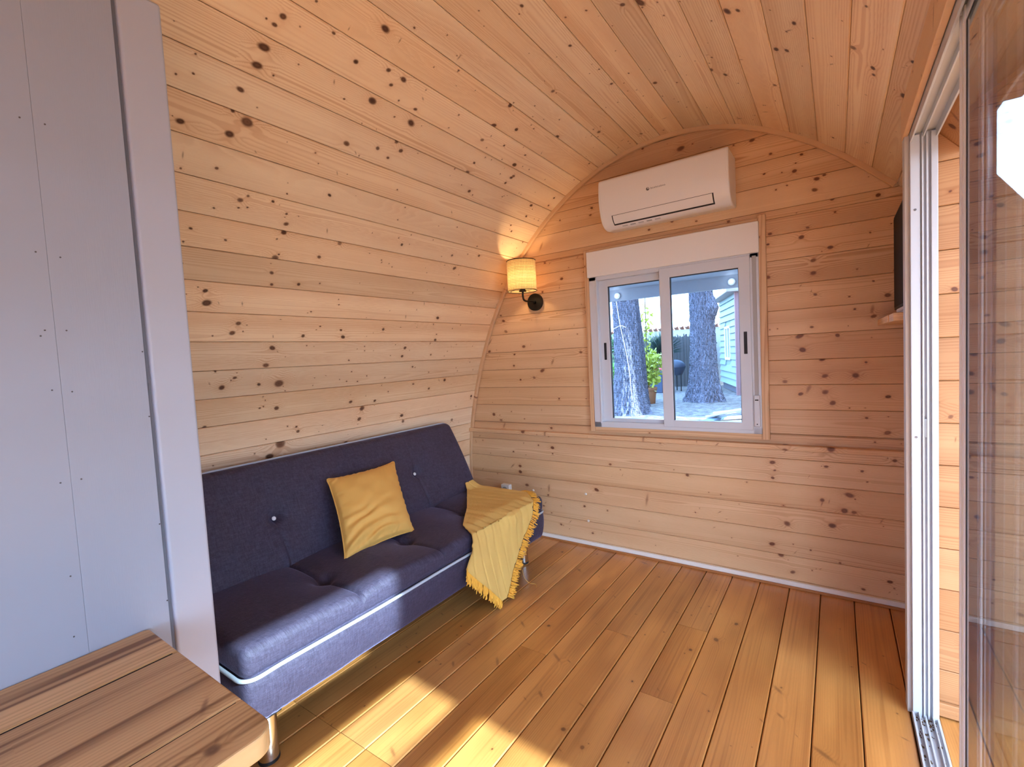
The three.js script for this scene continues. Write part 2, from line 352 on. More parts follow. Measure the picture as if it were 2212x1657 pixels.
// ---------------------------------------------------------------- wall behind the camera and alcove wall beside the door
{
  const w = structure('wall_front');
  const s = new THREE.Shape(); s.moveTo(-2.3, 0);
  for (let k = 0; k < 36; k++) s.lineTo(JOINTS[k][0], JOINTS[k][1] + 0.01);
  s.lineTo(0.3, 0); s.closePath();
  const h = new THREE.Path(); h.moveTo(-1.05, 0.35); h.lineTo(0.12, 0.35); h.lineTo(0.12, 2.1); h.lineTo(-1.05, 2.1); h.closePath(); s.holes.push(h);
  const g = new THREE.ExtrudeGeometry(s, { depth: 0.06, bevelEnabled: false }); g.translate(0, 0, ZF);
  const v = structure('added_window_2');  // unseen window, added to let fill daylight into the room
  part('window_frame', [box(-1.06, -1.0, 0.34, 2.11, ZF - 0.01, ZF + 0.07), box(0.07, 0.13, 0.34, 2.11, ZF - 0.01, ZF + 0.07), box(-1.06, 0.13, 0.34, 0.4, ZF - 0.01, ZF + 0.07), box(-1.06, 0.13, 2.05, 2.11, ZF - 0.01, ZF + 0.07), box(-0.49, -0.44, 0.36, 2.09, ZF, ZF + 0.06)], whiteAlu, v);
  part('pane', plainBox(-1.01, -0.48, 0.39, 2.06, ZF + 0.03, ZF + 0.034), glassMat, v); part('pane', plainBox(-0.45, 0.08, 0.39, 2.06, ZF + 0.03, ZF + 0.034), glassMat, v);
  part('panelling', wallUV(g), backMat, w);
}
{
  const w = structure('wall_right');
  for (let j = 0; j < 17; j++) {
    const y0 = Math.max(0, WALL_Y0 - WALL_P + j * WALL_P), y1 = Math.min(1.925, WALL_Y0 + j * WALL_P); if (y1 - y0 < 0.02) continue;
    const g = boardGeo(y1 - y0, 0.735, 0.013, 0.0025, (q, z) => [z / 2.7 + (j * 0.31) % 0.7, (((j * 3) % 20) + 0.02 + 0.96 * q) / 20]);
    const m = part('plank', g, backMat, w);
    m.quaternion.setFromRotationMatrix(new THREE.Matrix4().makeBasis(V3(0, 1, 0), V3(-1, 0, 0), V3(0, 0, 1)));
    m.position.set(0.25, y0, -2.724);
  }
  part('backing', plainBox(0.262, 0.30, -0.1, 1.95, -2.8, -2.07), backing, w);
}

// ---------------------------------------------------------------- window in the end wall
{
  const w = structure('window_1'), z = ZB - 0.018;
  // pine casing
  const cas = (x0, x1, y0, y1) => { const g = box(x0, x1, y0, y1, z - 0.012, z + 0.024, 0.003); const p = g.attributes.position, u = g.attributes.uv, v = y1 - y0 > x1 - x0; for (let i = 0; i < p.count; i++) u.setXY(i, v ? p.getY(i) / 2.7 : p.getX(i) / 2.7, (7.2 + (v ? p.getX(i) - x0 : p.getY(i) - y0) * 7) / 20); return g; };
  part('casing', cas(-1.288, -1.255, 0.757, 1.885), pineTrim, w);
  part('casing', cas(-0.322, -0.287, 0.757, 1.9), pineTrim, w);
  part('casing', cas(-1.255, -0.322, 0.757, 0.789), pineTrim, w);
  part('casing', cas(-1.255, -0.322, 1.855, 1.885), pineTrim, w);
  // reveal of the opening through the wall
  part('reveal', [plainBox(-1.268, -1.255, 0.785, 1.87, ZB - 0.14, z), plainBox(-0.32, -0.308, 0.785, 1.87, ZB - 0.14, z), plainBox(-1.268, -0.308, 0.772, 0.786, ZB - 0.16, z), plainBox(-1.268, -0.308, 1.862, 1.872, ZB - 0.14, z)], whiteAlu, w);
  // roller shutter box
  part('shutter_box', box(-1.262, -0.316, 1.714, 1.868, z - 0.09, z + 0.042, 0.004), std({ color: srgb(234, 230, 226), roughness: 0.4 }), w);
  // fixed frame
  const fr = part('window_frame', [box(-1.256, -1.208, 0.787, 1.715, z - 0.06, z + 0.03, 0.003), box(-0.362, -0.32, 0.787, 1.715, z - 0.06, z + 0.03, 0.003), box(-1.256, -0.32, 0.787, 0.822, z - 0.06, z + 0.03, 0.003), box(-1.256, -0.32, 1.69, 1.716, z - 0.06, z + 0.03, 0.003),
    box(-1.213, -1.204, 0.81, 1.70, z - 0.05, z + 0.034, 0.002)], whiteAlu, w);
  // strap guide and winder at the right
  part('strap', box(-0.350, -0.332, 0.99, 1.70, z + 0.028, z + 0.033, 0.001), std({ color: srgb(172, 170, 170), roughness: 0.8 }), fr);
  part('strap_winder', box(-0.356, -0.326, 0.825, 0.99, z + 0.028, z + 0.044, 0.006), whiteAlu, fr);
  part('winder_slot', box(-0.349, -0.333, 0.962, 0.968, z + 0.042, z + 0.0455, 0.001), gasket, fr);
  part('screw', cyl(0.003, 0.003, 0.003, -0.341, 0.84, z + 0.0445, 10, 'z'), gasket, fr);
  // sliding sashes: the left one runs in the rear track
  const sash = (x0, x1, gx0, gx1, y0, y1, gy0, gy1, zc) => {
    const s = part('sash', [box(x0, gx0, y0, y1, zc - 0.018, zc + 0.014, 0.003), box(gx1, x1, y0, y1, zc - 0.018, zc + 0.014, 0.003), box(gx0 - 0.004, gx1 + 0.004, gy1, y1, zc - 0.018, zc + 0.0138, 0.003), box(gx0 - 0.004, gx1 + 0.004, y0, gy0, zc - 0.018, zc + 0.0138, 0.003)], whiteAlu, w);
    part('gasket', [box(gx0 - 0.001, gx0 + 0.004, gy0, gy1, zc - 0.01, zc + 0.008, 0.001), box(gx1 - 0.003, gx1 + 0.001, gy0, gy1, zc - 0.01, zc + 0.004, 0.001), box(gx0, gx1, gy1 - 0.004, gy1 + 0.001, zc - 0.01, zc + 0.008, 0.001)], gasket, s);
    part('pane', plainBox(gx0, gx1, gy0, gy1, zc - 0.004, zc - 0.003), glassMat, s);
    return s;
  };
  const sl = sash(-1.205, -0.78, -1.147, -0.812, 0.808, 1.70, 0.842, 1.650, z - 0.012);
  const sr = sash(-0.822, -0.360, -0.764, -0.414, 0.806, 1.705, 0.846, 1.650, z + 0.022);
  const slot = (x, y, zc, parent, h) => part('handle', [box(x - 0.008, x + 0.008, y - h / 2, y + h / 2, zc, zc + 0.003, 0.006), box(x - 0.003, x + 0.003, y - h / 2 + 0.012, y - 0.004, zc + 0.002, zc + 0.006, 0.002)], gasket, parent);
  slot(-1.176, 1.257, z + 0.001, sl, 0.105); slot(-0.387, 1.262, z + 0.035, sr, 0.115);
  part('brush_seal', [box(-0.824, -0.818, 1.655, 1.705, z - 0.0, z + 0.03, 0.001), box(-0.824, -0.818, 0.806, 0.84, z, z + 0.03, 0.001)], gasket, sr);
}

// ---------------------------------------------------------------- sliding glass door: frame, rails and two open sashes
{
  const d = structure('door_1'), doorAluDimmed = std({ color: srgb(190, 193, 200), roughness: 0.35 });  // darker copy of whiteAlu, tones down the strong light on the frame
  // far jamb with its tracks
  part('jamb', [box(0.192, 0.256, 0, 1.93, -2.03, -1.946, 0.002), box(0.192, 0.216, 0, 1.866, -1.95, -1.938, 0.002), box(0.219, 0.2235, 0, 1.866, -1.95, -1.934, 0.001), box(0.2295, 0.2345, 0, 1.866, -1.95, -1.934, 0.001), box(0.2405, 0.257, 0, 1.866, -1.95, -1.932, 0.002)], doorAluDimmed, d);
  part('jamb_flange', box(0.180, 0.193, 0, 1.885, -2.005, -1.955, 0.002), std({ color: srgb(196, 192, 190), roughness: 0.5 }), d);
  for (const y of [1.64, 0.93]) part('screw', cyl(0.0035, 0.0035, 0.002, 0.204, y, -1.9375, 10, 'z'), std({ color: srgb(120, 120, 124), roughness: 0.3, metalness: 0.8 }), d);
  part('latch', box(0.2235, 0.2295, 0.93, 0.99, -1.945, -1.935, 0.001), std({ color: srgb(130, 132, 136), roughness: 0.4, metalness: 0.6 }), d);
  part('head_rail', [box(0.192, 0.257, 1.872, 1.9, -1.95, ZF, 0.002), box(0.192, 0.197, 1.846, 1.874, -1.95, ZF, 0.001), box(0.222, 0.226, 1.854, 1.874, -1.95, ZF, 0.001), box(0.252, 0.257, 1.846, 1.874, -1.95, ZF, 0.001)], doorAluDimmed, d);
  part('sill_track', [box(0.190, 0.258, -0.01, 0.004, -1.95, ZF, 0.001), box(0.190, 0.196, 0, 0.016, -1.95, ZF, 0.001), box(0.206, 0.209, 0, 0.02, -1.95, ZF, 0.001), box(0.2215, 0.2265, 0, 0.014, -1.95, ZF, 0.001), box(0.240, 0.243, 0, 0.02, -1.95, ZF, 0.001), box(0.252, 0.258, 0, 0.016, -1.95, ZF, 0.001)], doorAluDimmed, d);
  const grit = [], r = rng(5);
  for (let i = 0; i < 60; i++) { const g = new THREE.DodecahedronGeometry(0.0012 + 0.0018 * r(), 0); g.scale(1, 0.6, 1 + r() * 2); g.translate(0.198 + 0.05 * r(), 0.0055, -1.93 + 0.35 * r() * r()); grit.push(g); }
  part('grit', grit, std({ color: srgb(96, 72, 50), roughness: 0.9 }), d, 'stuff');
  const sash = (xc, z0, z1, mat, s) => {
    const h = 0.008, y0 = 0.022, y1 = 1.862;
    const f = part('sliding_sash', [box(xc - h, xc + h, y0, y1, z0, z0 + s, 0.003), box(xc - h, xc + h, y0, y1, z1 - s, z1, 0.003), box(xc - h, xc + h, y0, y0 + 0.08, z0 + s - 0.004, z1 - s + 0.004, 0.003), box(xc - h, xc + h, y1 - 0.028, y1, z0 + s - 0.004, z1 - s + 0.004, 0.003),
      box(xc - h - 0.003, xc + h, y0, y1, z0 + s * 0.30, z0 + s * 0.38, 0.001), box(xc - h - 0.002, xc + h, y0, y1, z0 + s * 0.62, z0 + s * 0.70, 0.001), box(xc - h - 0.003, xc + h, y0, y1, z0 + s * 0.9, z0 + s * 0.98, 0.001)], std({ color: srgb(226, 226, 228), roughness: 0.35 }), d);
    part('gasket', [box(xc - 0.008, xc + 0.008, y0 + 0.08, y1 - 0.028, z0 + s - 0.002, z0 + s + 0.004, 0.001), box(xc - 0.008, xc + 0.008, y1 - 0.032, y1 - 0.027, z0 + s, z1 - s, 0.001)], gasket, f);
    part('pane', plainBox(xc - 0.0072, xc - 0.0068, y0 + 0.078, y1 - 0.027, z0 + s, z1 - s), mat, f);
  };
  sash(0.2135, -1.310, -0.15, tintGlass, 0.061);
  sash(0.2385, -1.300, -0.10, glassMat, 0.048);
}
{
  // pine board between the door head and the barrel
  const t = structure('trim_3');
  const g = box(0.176, 0.191, 1.872, 1.985, -1.995, ZF, 0.003); const p = g.attributes.position, u = g.attributes.uv; for (let i = 0; i < p.count; i++) u.setXY(i, p.getZ(i) / 2.7, (11 + (p.getY(i) - 1.87) * 8) / 20);
  part('head_board', g, pineTrim, t);
}

// ---------------------------------------------------------------- porch outside the door
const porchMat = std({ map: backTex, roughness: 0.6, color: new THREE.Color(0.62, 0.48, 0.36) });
{
  const w = structure('wall_porch'), zP = -2.0, pp = 0.1365, y0 = 0.012;
  for (let j = 0; j < 16; j++) {
    const a = Math.max(0.04, y0 + (j - 0) * pp), b = y0 + (j + 1) * pp, top = Math.min(b, 1.88); if (top - a < 0.03) continue;
    const R = [], L = [];
    for (let q = 0; q <= 4; q++) { const y = a + 0.0008 + (top - a - 0.0016) * q / 4; L.push([0.258, y]); R.push([Math.max(0.262, archX(Math.max(y, 1.15), 1)), y]); }
    const g = poly(L.concat(R.reverse()), 0.013, 0.0026); g.translate(0, 0, zP - 0.0156);
    const p = g.attributes.position, u = g.attributes.uv; for (let i = 0; i < p.count; i++) u.setXY(i, (p.getX(i) + j * 0.43) / 2.7, (((j * 3 + 2) % 20) + 0.02 + 0.96 * (p.getY(i) - a) / (b - a)) / 20);
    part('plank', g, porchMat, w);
  }
  const s = new THREE.Shape(); s.moveTo(0.262, -0.1); s.lineTo(0.262, 1.87);
  for (let k = 35; k < JOINTS.length; k++) s.lineTo(JOINTS[k][0] - 0.004, JOINTS[k][1] - 0.004);
  s.lineTo(0.66, -0.1); s.closePath();
  const g = new THREE.ExtrudeGeometry(s, { depth: 0.05, bevelEnabled: false }); g.translate(0, 0, zP - 0.068); part('backing', g, backing, w);
  part('foot_strip', box(0.26, 0.68, -0.006, 0.04, zP - 0.01, zP + 0.012, 0.004), porchMat, w);
}
{
  // eave board and canopy over the porch, roof shingle ends along the gable
  const c = structure('ceiling_porch');
  const a = JOINTS[34], b = JOINTS[35], w = Math.hypot(b[0] - a[0], b[1] - a[1]), len = 3.3;
  const place = (m, ax, ay, tx, ty, z) => { const t = V3(tx, ty, 0), nz = V3(0, 0, -1), nn = nz.clone().cross(t); m.quaternion.setFromRotationMatrix(new THREE.Matrix4().makeBasis(t, nn, nz)); m.position.set(ax, ay, z); };
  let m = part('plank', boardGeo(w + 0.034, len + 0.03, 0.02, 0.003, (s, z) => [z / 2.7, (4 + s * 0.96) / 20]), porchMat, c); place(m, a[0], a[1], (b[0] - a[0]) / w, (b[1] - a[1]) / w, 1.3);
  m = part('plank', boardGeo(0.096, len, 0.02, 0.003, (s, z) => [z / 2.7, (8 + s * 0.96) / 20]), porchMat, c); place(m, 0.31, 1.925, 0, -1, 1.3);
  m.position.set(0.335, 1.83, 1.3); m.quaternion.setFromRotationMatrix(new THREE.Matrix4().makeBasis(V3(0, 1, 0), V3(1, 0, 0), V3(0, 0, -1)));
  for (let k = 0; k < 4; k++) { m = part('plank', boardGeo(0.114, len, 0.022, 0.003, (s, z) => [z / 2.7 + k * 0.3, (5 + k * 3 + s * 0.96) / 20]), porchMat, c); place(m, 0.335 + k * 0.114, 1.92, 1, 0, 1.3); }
  part('backing', plainBox(0.3, 0.79, 1.943, 1.975, -2.0, 1.3), backing, c);
  const f = structure('floor_porch');
  for (let k = 0; k < 8; k++) {
    m = part('deck_board', boardGeo(0.138, 3.4, 0.025, 0.003, (s, z) => [z / 3 + k * 0.37, (((k * 5 + 3) % 18) + 0.02 + 0.96 * s) / 18], 0.002), std({ map: floorTex, roughness: 0.6 }), f);
    m.position.set(0.26 + k * 0.138, -0.012, -2.0);
  }
  part('joists', plainBox(0.26, 1.36, -0.2, -0.038, -2.0, 1.4), backing, f);
}
{
  const t = structure('added_porch_railing'); t.position.set(0.62, 0, 0);  // unseen railing, added to shape the sun patches on floor and sofa
  const m = std({ color: srgb(190, 140, 90), roughness: 0.7 });
  part('rail', box(-0.02, 0.02, 1.092, 1.147, -1.16, 1.3, 0.005), m, t);
  part('rail', box(-0.02, 0.02, 1.335, 1.495, -1.16, 1.3, 0.005), m, t);
  part('sun_block_board', box(0.03, 0.05, 1.53, 1.90, -0.49, 1.3, 0.004), m, t);  // unseen board, added to keep the sun off the table
  for (const z of [-1.14, 0.1, 1.27]) part('post', box(-0.035, 0.035, -0.012, 1.92, z - 0.035, z + 0.035, 0.005), m, t);
}

// ---------------------------------------------------------------- white partition at the left
{
  const p = structure('wall_partition');
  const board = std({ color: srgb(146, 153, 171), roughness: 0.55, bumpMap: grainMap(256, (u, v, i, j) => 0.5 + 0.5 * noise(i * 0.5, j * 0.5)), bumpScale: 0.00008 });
  const X = -1.135;
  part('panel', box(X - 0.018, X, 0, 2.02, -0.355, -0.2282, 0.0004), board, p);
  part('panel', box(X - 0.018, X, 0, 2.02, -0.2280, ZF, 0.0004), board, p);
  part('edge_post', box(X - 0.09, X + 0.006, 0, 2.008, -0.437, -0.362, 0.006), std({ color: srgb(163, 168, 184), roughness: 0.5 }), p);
  part('core', plainBox(X - 0.09, X - 0.019, 0, 2.0, -0.362, ZF), std({ color: srgb(120, 122, 128), roughness: 0.8 }), p);
  part('backing_panel', box(X - 0.1, X - 0.09, 0, 2.0, -0.437, ZF, 0.002), board, p);
  part('groove_shade', box(X - 0.019, X - 0.005, 0, 2.0, -0.3635, -0.3545, 0.0005), std({ color: srgb(104, 108, 120), roughness: 0.8 }), p);  // grey strip set in the groove, its tone stands in for shade
  const sm = std({ color: srgb(70, 68, 70), roughness: 0.6 });
  const spots = [[1.70, -0.243], [1.70, -0.212], [1.47, -0.245], [1.475, -0.214], [1.34, -0.243], [1.34, -0.215], [1.33, -0.209], [1.23, -0.242], [1.235, -0.216], [1.07, -0.242], [1.07, -0.214], [0.9, -0.214], [0.79, -0.21], [1.30, -0.352], [1.17, -0.353], [0.95, -0.353], [0.79, -0.3535]];
  for (const [y, z] of spots) part('screw', cyl(0.0014, 0.0014, 0.0016, X, y, z, 8, 'x'), sm, p);
}

// ---------------------------------------------------------------- pine table in the foreground
{
  const t = thing('side_table', 'pine plank table with rounded corners against the white partition', 'table', [-0.9, 0, 0.1]);
  const y0 = 0.718, y1 = 0.75;
  const widths = [[-1.134, -0.9955], [-0.9905, -0.7585], [-0.756, -0.655]];
  widths.forEach(([a, b], i) => {
    const s = new THREE.Shape(), zf = -0.318, zb = 0.62, r = 0.03;
    const rl = i === 0 ? 0.012 : 0.0, rr = i === 2 ? r : 0;
    s.moveTo(a, -zb); s.lineTo(b, -zb);
    if (rr) { s.lineTo(b, -zf - rr); s.absarc(b - rr, -zf - rr, rr, 0, Math.PI / 2, false); } else s.lineTo(b, -zf);
    if (rl) { s.lineTo(a + rl, -zf); s.absarc(a + rl, -zf - rl, rl, Math.PI / 2, Math.PI, false); } else s.lineTo(a, -zf);
    s.closePath();
    const g = new THREE.ExtrudeGeometry(s, { depth: y1 - y0 - 0.006, bevelEnabled: true, bevelSize: 0.003, bevelOffset: -0.003, bevelThickness: 0.003, bevelSegments: 2, curveSegments: 10 });
    g.rotateX(-Math.PI / 2); g.translate(0, y0 + 0.003, 0);
    const p = g.attributes.position, n = g.attributes.normal, u = g.attributes.uv;
    for (let q = 0; q < p.count; q++) { const edge = Math.abs(n.getY(q)) < 0.5 ? (p.getY(q) - y0) * 0.8 : 0; u.setXY(q, (p.getZ(q) + 0.34) / 1.2, (i + 0.02 + 0.96 * clamp((p.getX(q) - a) / 0.24 + edge, 0, 1)) / 3); }
    g.translate(0.9, 0, -0.1);
    part('table_board', g, deskMat, t);
  });
  part('joint_shade', [box(-0.9985 + 0.9, -0.9875 + 0.9, y0 + 0.002, y1 - 0.002, -0.31 - 0.1, 0.6 - 0.1, 0.0005), box(-0.7605 + 0.9, -0.7540 + 0.9, y0 + 0.002, y1 - 0.0022, -0.31 - 0.1, 0.6 - 0.1, 0.0005)], std({ color: srgb(34, 24, 18), roughness: 1 }), t);  // dark strips painted into the board gaps as their shade
  const leg = (x, z) => { const g = box(x - 0.022, x + 0.022, 0, y0, z - 0.022, z + 0.022, 0.003); const p = g.attributes.position, u = g.attributes.uv; for (let q = 0; q < p.count; q++) u.setXY(q, p.getY(q) / 1.2, (1.4 + (p.getX(q) - x) * 3 + (p.getZ(q) - z) * 3) / 3); g.translate(0.9, 0, -0.1); part('leg', g, deskMat, t); };
  leg(-0.735, -0.252); leg(-1.1, -0.27); leg(-0.735, 0.55); leg(-1.1, 0.55);
  const ap = (x0, x1, z0, z1) => { const g = box(x0, x1, 0.645, y0, z0, z1, 0.002); const p = g.attributes.position, u = g.attributes.uv; for (let q = 0; q < p.count; q++) u.setXY(q, (p.getZ(q) + p.getX(q)) / 1.2, (0.2 + p.getY(q)) / 3); g.translate(0.9, 0, -0.1); part('apron', g, deskMat, t); };
  ap(-0.748, -0.73, -0.23, 0.53); ap(-1.08, -0.757, -0.26, -0.242); ap(-1.08, -0.757, 0.54, 0.56); ap(-1.11, -1.092, -0.25, 0.53);
}

// ---------------------------------------------------------------- soft shapes
// rounded box on a fine grid: centre at the origin, edge radius r, moved by f(point)
function softBox(w, h, d, r, nx, ny, nz, f) {
  let g = new THREE.BoxGeometry(w, h, d, nx, ny, nz); g.deleteAttribute('normal'); g.deleteAttribute('uv'); g = mergeVertices(g, 1e-5);
  const p = g.attributes.position, v = V3(0, 0, 0), c = V3(0, 0, 0);
  for (let i = 0; i < p.count; i++) {
    v.fromBufferAttribute(p, i);
    c.set(clamp(v.x, -w / 2 + r, w / 2 - r), clamp(v.y, -h / 2 + r, h / 2 - r), clamp(v.z, -d / 2 + r, d / 2 - r));
    v.sub(c); if (v.lengthSq() > 1e-12) v.normalize().multiplyScalar(r); v.add(c);
    if (f) f(v);
    p.setXYZ(i, v.x, v.y, v.z);
  }
  g.computeVertexNormals();
  const uv = new Float32Array(p.count * 2); for (let i = 0; i < p.count; i++) { uv[i * 2] = p.getZ(i) + p.getX(i) * 0.31; uv[i * 2 + 1] = p.getX(i) + p.getY(i); }
  g.setAttribute('uv', new THREE.BufferAttribute(uv, 2)); return g;
}
const weave = grainMap(256, (u, v, i, j) => 0.5 + 0.22 * Math.sin(i * Math.PI / 2) * Math.sin(j * Math.PI / 2) + 0.4 * noise(i * 0.9, j * 0.9));
const weaveMap = weave.clone(); weaveMap.repeat.set(7, 7); weaveMap.needsUpdate = true;
const sofaTint = (() => { // woven melange, dark blue grey
  const n = 256, d = new Uint8Array(n * n * 4), r = rng(9);
  for (let j = 0; j < n; j++) for (let i = 0; i < n; i++) { const o = (j * n + i) * 4, v = (r() - 0.5) * 22 + 7 * noise(i * 0.06, j * 0.4) + 7 * noise(i * 0.4, j * 0.06); d[o] = 54 + v; d[o + 1] = 49 + v; d[o + 2] = 70 + v; d[o + 3] = 255; }
  const t = new THREE.DataTexture(d, n, n, THREE.RGBAFormat); t.colorSpace = THREE.SRGBColorSpace; t.wrapS = t.wrapT = THREE.RepeatWrapping; t.magFilter = THREE.LinearFilter; t.minFilter = THREE.LinearMipmapLinearFilter; t.generateMipmaps = true; t.repeat.set(4, 4); t.needsUpdate = true; return t;
})();
const sofaMat = new THREE.MeshPhysicalMaterial({ map: sofaTint, roughness: 0.7, sheen: 1, sheenRoughness: 0.45, sheenColor: new THREE.Color(0.44, 0.41, 0.74), bumpMap: weaveMap, bumpScale: 0.0006 });
const pipingMat = std({ color: srgb(176, 186, 198), roughness: 0.6 });
const chrome = std({ color: srgb(222, 220, 214), metalness: 1, roughness: 0.16 });

// ---------------------------------------------------------------- sofa bed along the left wall
const SEAT_X0 = -1.93, SEAT_X1 = -1.455, SOFA_Z0 = -2.372, SOFA_Z1 = -0.615;
const SEAMS = [-1.055, -1.495, -1.935], SEAM_LEN = 0.44;
{
  const s = thing('sofa_bed', 'dark blue grey armless sofa bed with pale piping and chrome legs', 'sofa', [-1.8, 0, -1.49]);
  const off = (g) => g.translate(1.8, 0, 1.49);
  const cz = (SOFA_Z0 + SOFA_Z1) / 2, len = SOFA_Z1 - SOFA_Z0;
  // frame below the piping, sagging cloth at the bottom and pleats at the corners
  const cx = -1.80, w = 0.70;
  part('seat_base', off(softBox(w, 0.175, len - 0.005, 0.035, 40, 8, 120, (v) => {
    const e = Math.min(Math.abs(v.z - len / 2), Math.abs(v.z + len / 2));
    if (v.x > w / 2 - 0.04) v.x += -0.02 * sstep(0.02, -0.09, v.y) + 0.0035 * noise(v.z * 9, v.y * 6) + (v.y < 0 ? 0.006 * Math.exp(-e * 12) * Math.sin(v.z * 190 + v.y * 12) : 0);
    v.x += 0;
  }).translate(cx, 0.243, cz)), sofaMat, s);
  // seat cushion with three cross seams and deep button tufts
  const sw = SEAT_X1 - SEAT_X0 + 0.06, sx = (SEAT_X1 + SEAT_X0 - 0.06) / 2;
  const top = (z, x) => { // height added to the seat at world z, x
    let h = 0;
    const end = Math.min(SOFA_Z1 - z, z - SOFA_Z0);
    let dz = 9, zs = 0; for (const q of SEAMS) if (Math.abs(z - q) < dz) { dz = Math.abs(z - q); zs = q; }
    const u = clamp(dz / (SEAM_LEN / 2), 0, 1);
    h += 0.020 * Math.sqrt(1 - (1 - Math.min(u, 1)) * (1 - Math.min(u, 1))) - 0.020;
    h -= 0.010 * Math.exp(-Math.pow(dz / 0.0065, 2));
    const d = Math.hypot(dz, x + 1.705);
    h -= 0.040 * Math.exp(-Math.pow(d / 0.034, 2)) + 0.018 * Math.exp(-Math.pow(d / 0.13, 2));
    return h;
  };
  part('seat_cushion', off(softBox(sw, 0.098, len - 0.012, 0.034, 84, 8, 320, (v) => {
    const k = sstep(-0.03, 0.045, v.y);
    v.y += k * (top(v.z + cz, v.x + sx) + 0.012 * (1 - Math.pow((v.x) / (sw / 2), 2)));
  }).translate(sx, 0.366, cz)), sofaMat, s);
  // piping round the front and the ends of the seat
  const pz0 = SOFA_Z0 + 0.004, pz1 = SOFA_Z1 - 0.004, px = SEAT_X1 + 0.004, r = 0.045, py = 0.323;
  const path = [[-2.08, py, pz1]];
  for (let x = -2.0; x < px - r - 0.02; x += 0.08) path.push([x, py, pz1]);
  for (let a = 0; a <= 4; a++) path.push([px - r + r * Math.sin(a * Math.PI / 8), py, pz1 - r + r * Math.cos(a * Math.PI / 8)]);
  for (let z = pz1 - r - 0.06; z > pz0 + r + 0.03; z -= 0.1) path.push([px, py + 0.002 * Math.sin(z * 7), z]);
  for (let a = 0; a <= 4; a++) path.push([px - r + r * Math.cos(a * Math.PI / 8), py, pz0 + r - r * Math.sin(a * Math.PI / 8)]);
  for (let x = px - r - 0.05; x > -2.1; x -= 0.08) path.push([x, py, pz0]);
  part('piping', off(tube(path, 0.0062, 420, 8)), pipingMat, s);
  // backrest, leaning against the boards
  const bh = 0.52, bt = 0.11, lean = -0.475;
  const tilt = new THREE.Matrix4().makeRotationZ(-lean);
  const back = softBox(bt, bh, len - 0.03, 0.045, 10, 90, 320, (v) => {
    const z = v.z + cz;
    if (v.x > 0) {
      const k = sstep(0, 0.03, v.x);
      let dz = 9; for (const q of [-1.065, -1.49, -1.915]) dz = Math.min(dz, Math.abs(z - q));
      const d = Math.hypot(dz, v.y + 0.012);
      v.x += k * (-0.034 * Math.exp(-Math.pow(d / 0.028, 2)) - 0.018 * Math.exp(-Math.pow(d / 0.11, 2)) + 0.012 * (1 - Math.pow(v.y / 0.27, 2)) - (v.y < 0 ? 0.007 * Math.exp(-Math.pow(dz / 0.006, 2)) : 0.002 * Math.exp(-Math.pow(dz / 0.006, 2))));
    }
  });
  const bpos = V3(-2.10, 0.588, cz);
  back.applyMatrix4(new THREE.Matrix4().makeRotationZ(-lean)).translate(bpos.x, bpos.y, bpos.z);
  part('backrest', off(back), sofaMat, s);
  const at = (x, y, z) => { const q = V3(x, y, z).applyMatrix4(new THREE.Matrix4().makeRotationZ(-lean)); return [q.x + bpos.x, q.y + bpos.y, q.z + cz]; };
  // piping along the rear edge of the backrest
  const bp = []; const L = len / 2 - 0.022;
  for (let y = -0.2; y < bh / 2 - 0.05; y += 0.05) bp.push(at(0.021, y, L + 0.008));
  for (let a = 0; a <= 4; a++) bp.push(at(0.021, bh / 2 - 0.045 + 0.046 * Math.sin(a * Math.PI / 8), L - 0.045 + 0.045 * Math.cos(a * Math.PI / 8)));
  for (let z = L - 0.12; z > -L + 0.1; z -= 0.1) bp.push(at(0.021, bh / 2 + 0.001, z));
  for (let a = 0; a <= 4; a++) bp.push(at(0.021, bh / 2 - 0.045 + 0.046 * Math.cos(a * Math.PI / 8), -L + 0.045 - 0.045 * Math.sin(a * Math.PI / 8)));
  for (let y = bh / 2 - 0.09; y > -0.2; y -= 0.05) bp.push(at(0.021, y, -L - 0.008));
  part('back_piping', off(tube(bp, 0.006, 320, 8)), pipingMat, s);
  const btn = std({ color: srgb(225, 225, 232), roughness: 0.35 });
  for (const z of [-1.065, -1.49, -1.915]) { const g = new THREE.SphereGeometry(0.0095, 16, 10); g.scale(0.55, 1, 1); g.rotateZ(-lean); const q = at(bt / 2 - 0.027, -0.012, z - cz); g.translate(...q); part('button', off(g), btn, s); }
  for (const [x, z] of [[-1.520, -0.705], [-1.585, -2.30], [-2.02, -0.72], [-2.02, -2.27]]) {
    const l = part('leg', off(cyl(0.031, 0.031, 0.156, x, 0.088, z, 28)), chrome, s);
    part('foot', off(cyl(0.032, 0.032, 0.010, x, 0.005, z, 28)), blackMat, l);
    part('bracket', off(box(x - 0.035, x + 0.035, 0.155, 0.163, z - 0.035, z + 0.035, 0.002)), blackMat, l);
  }
}

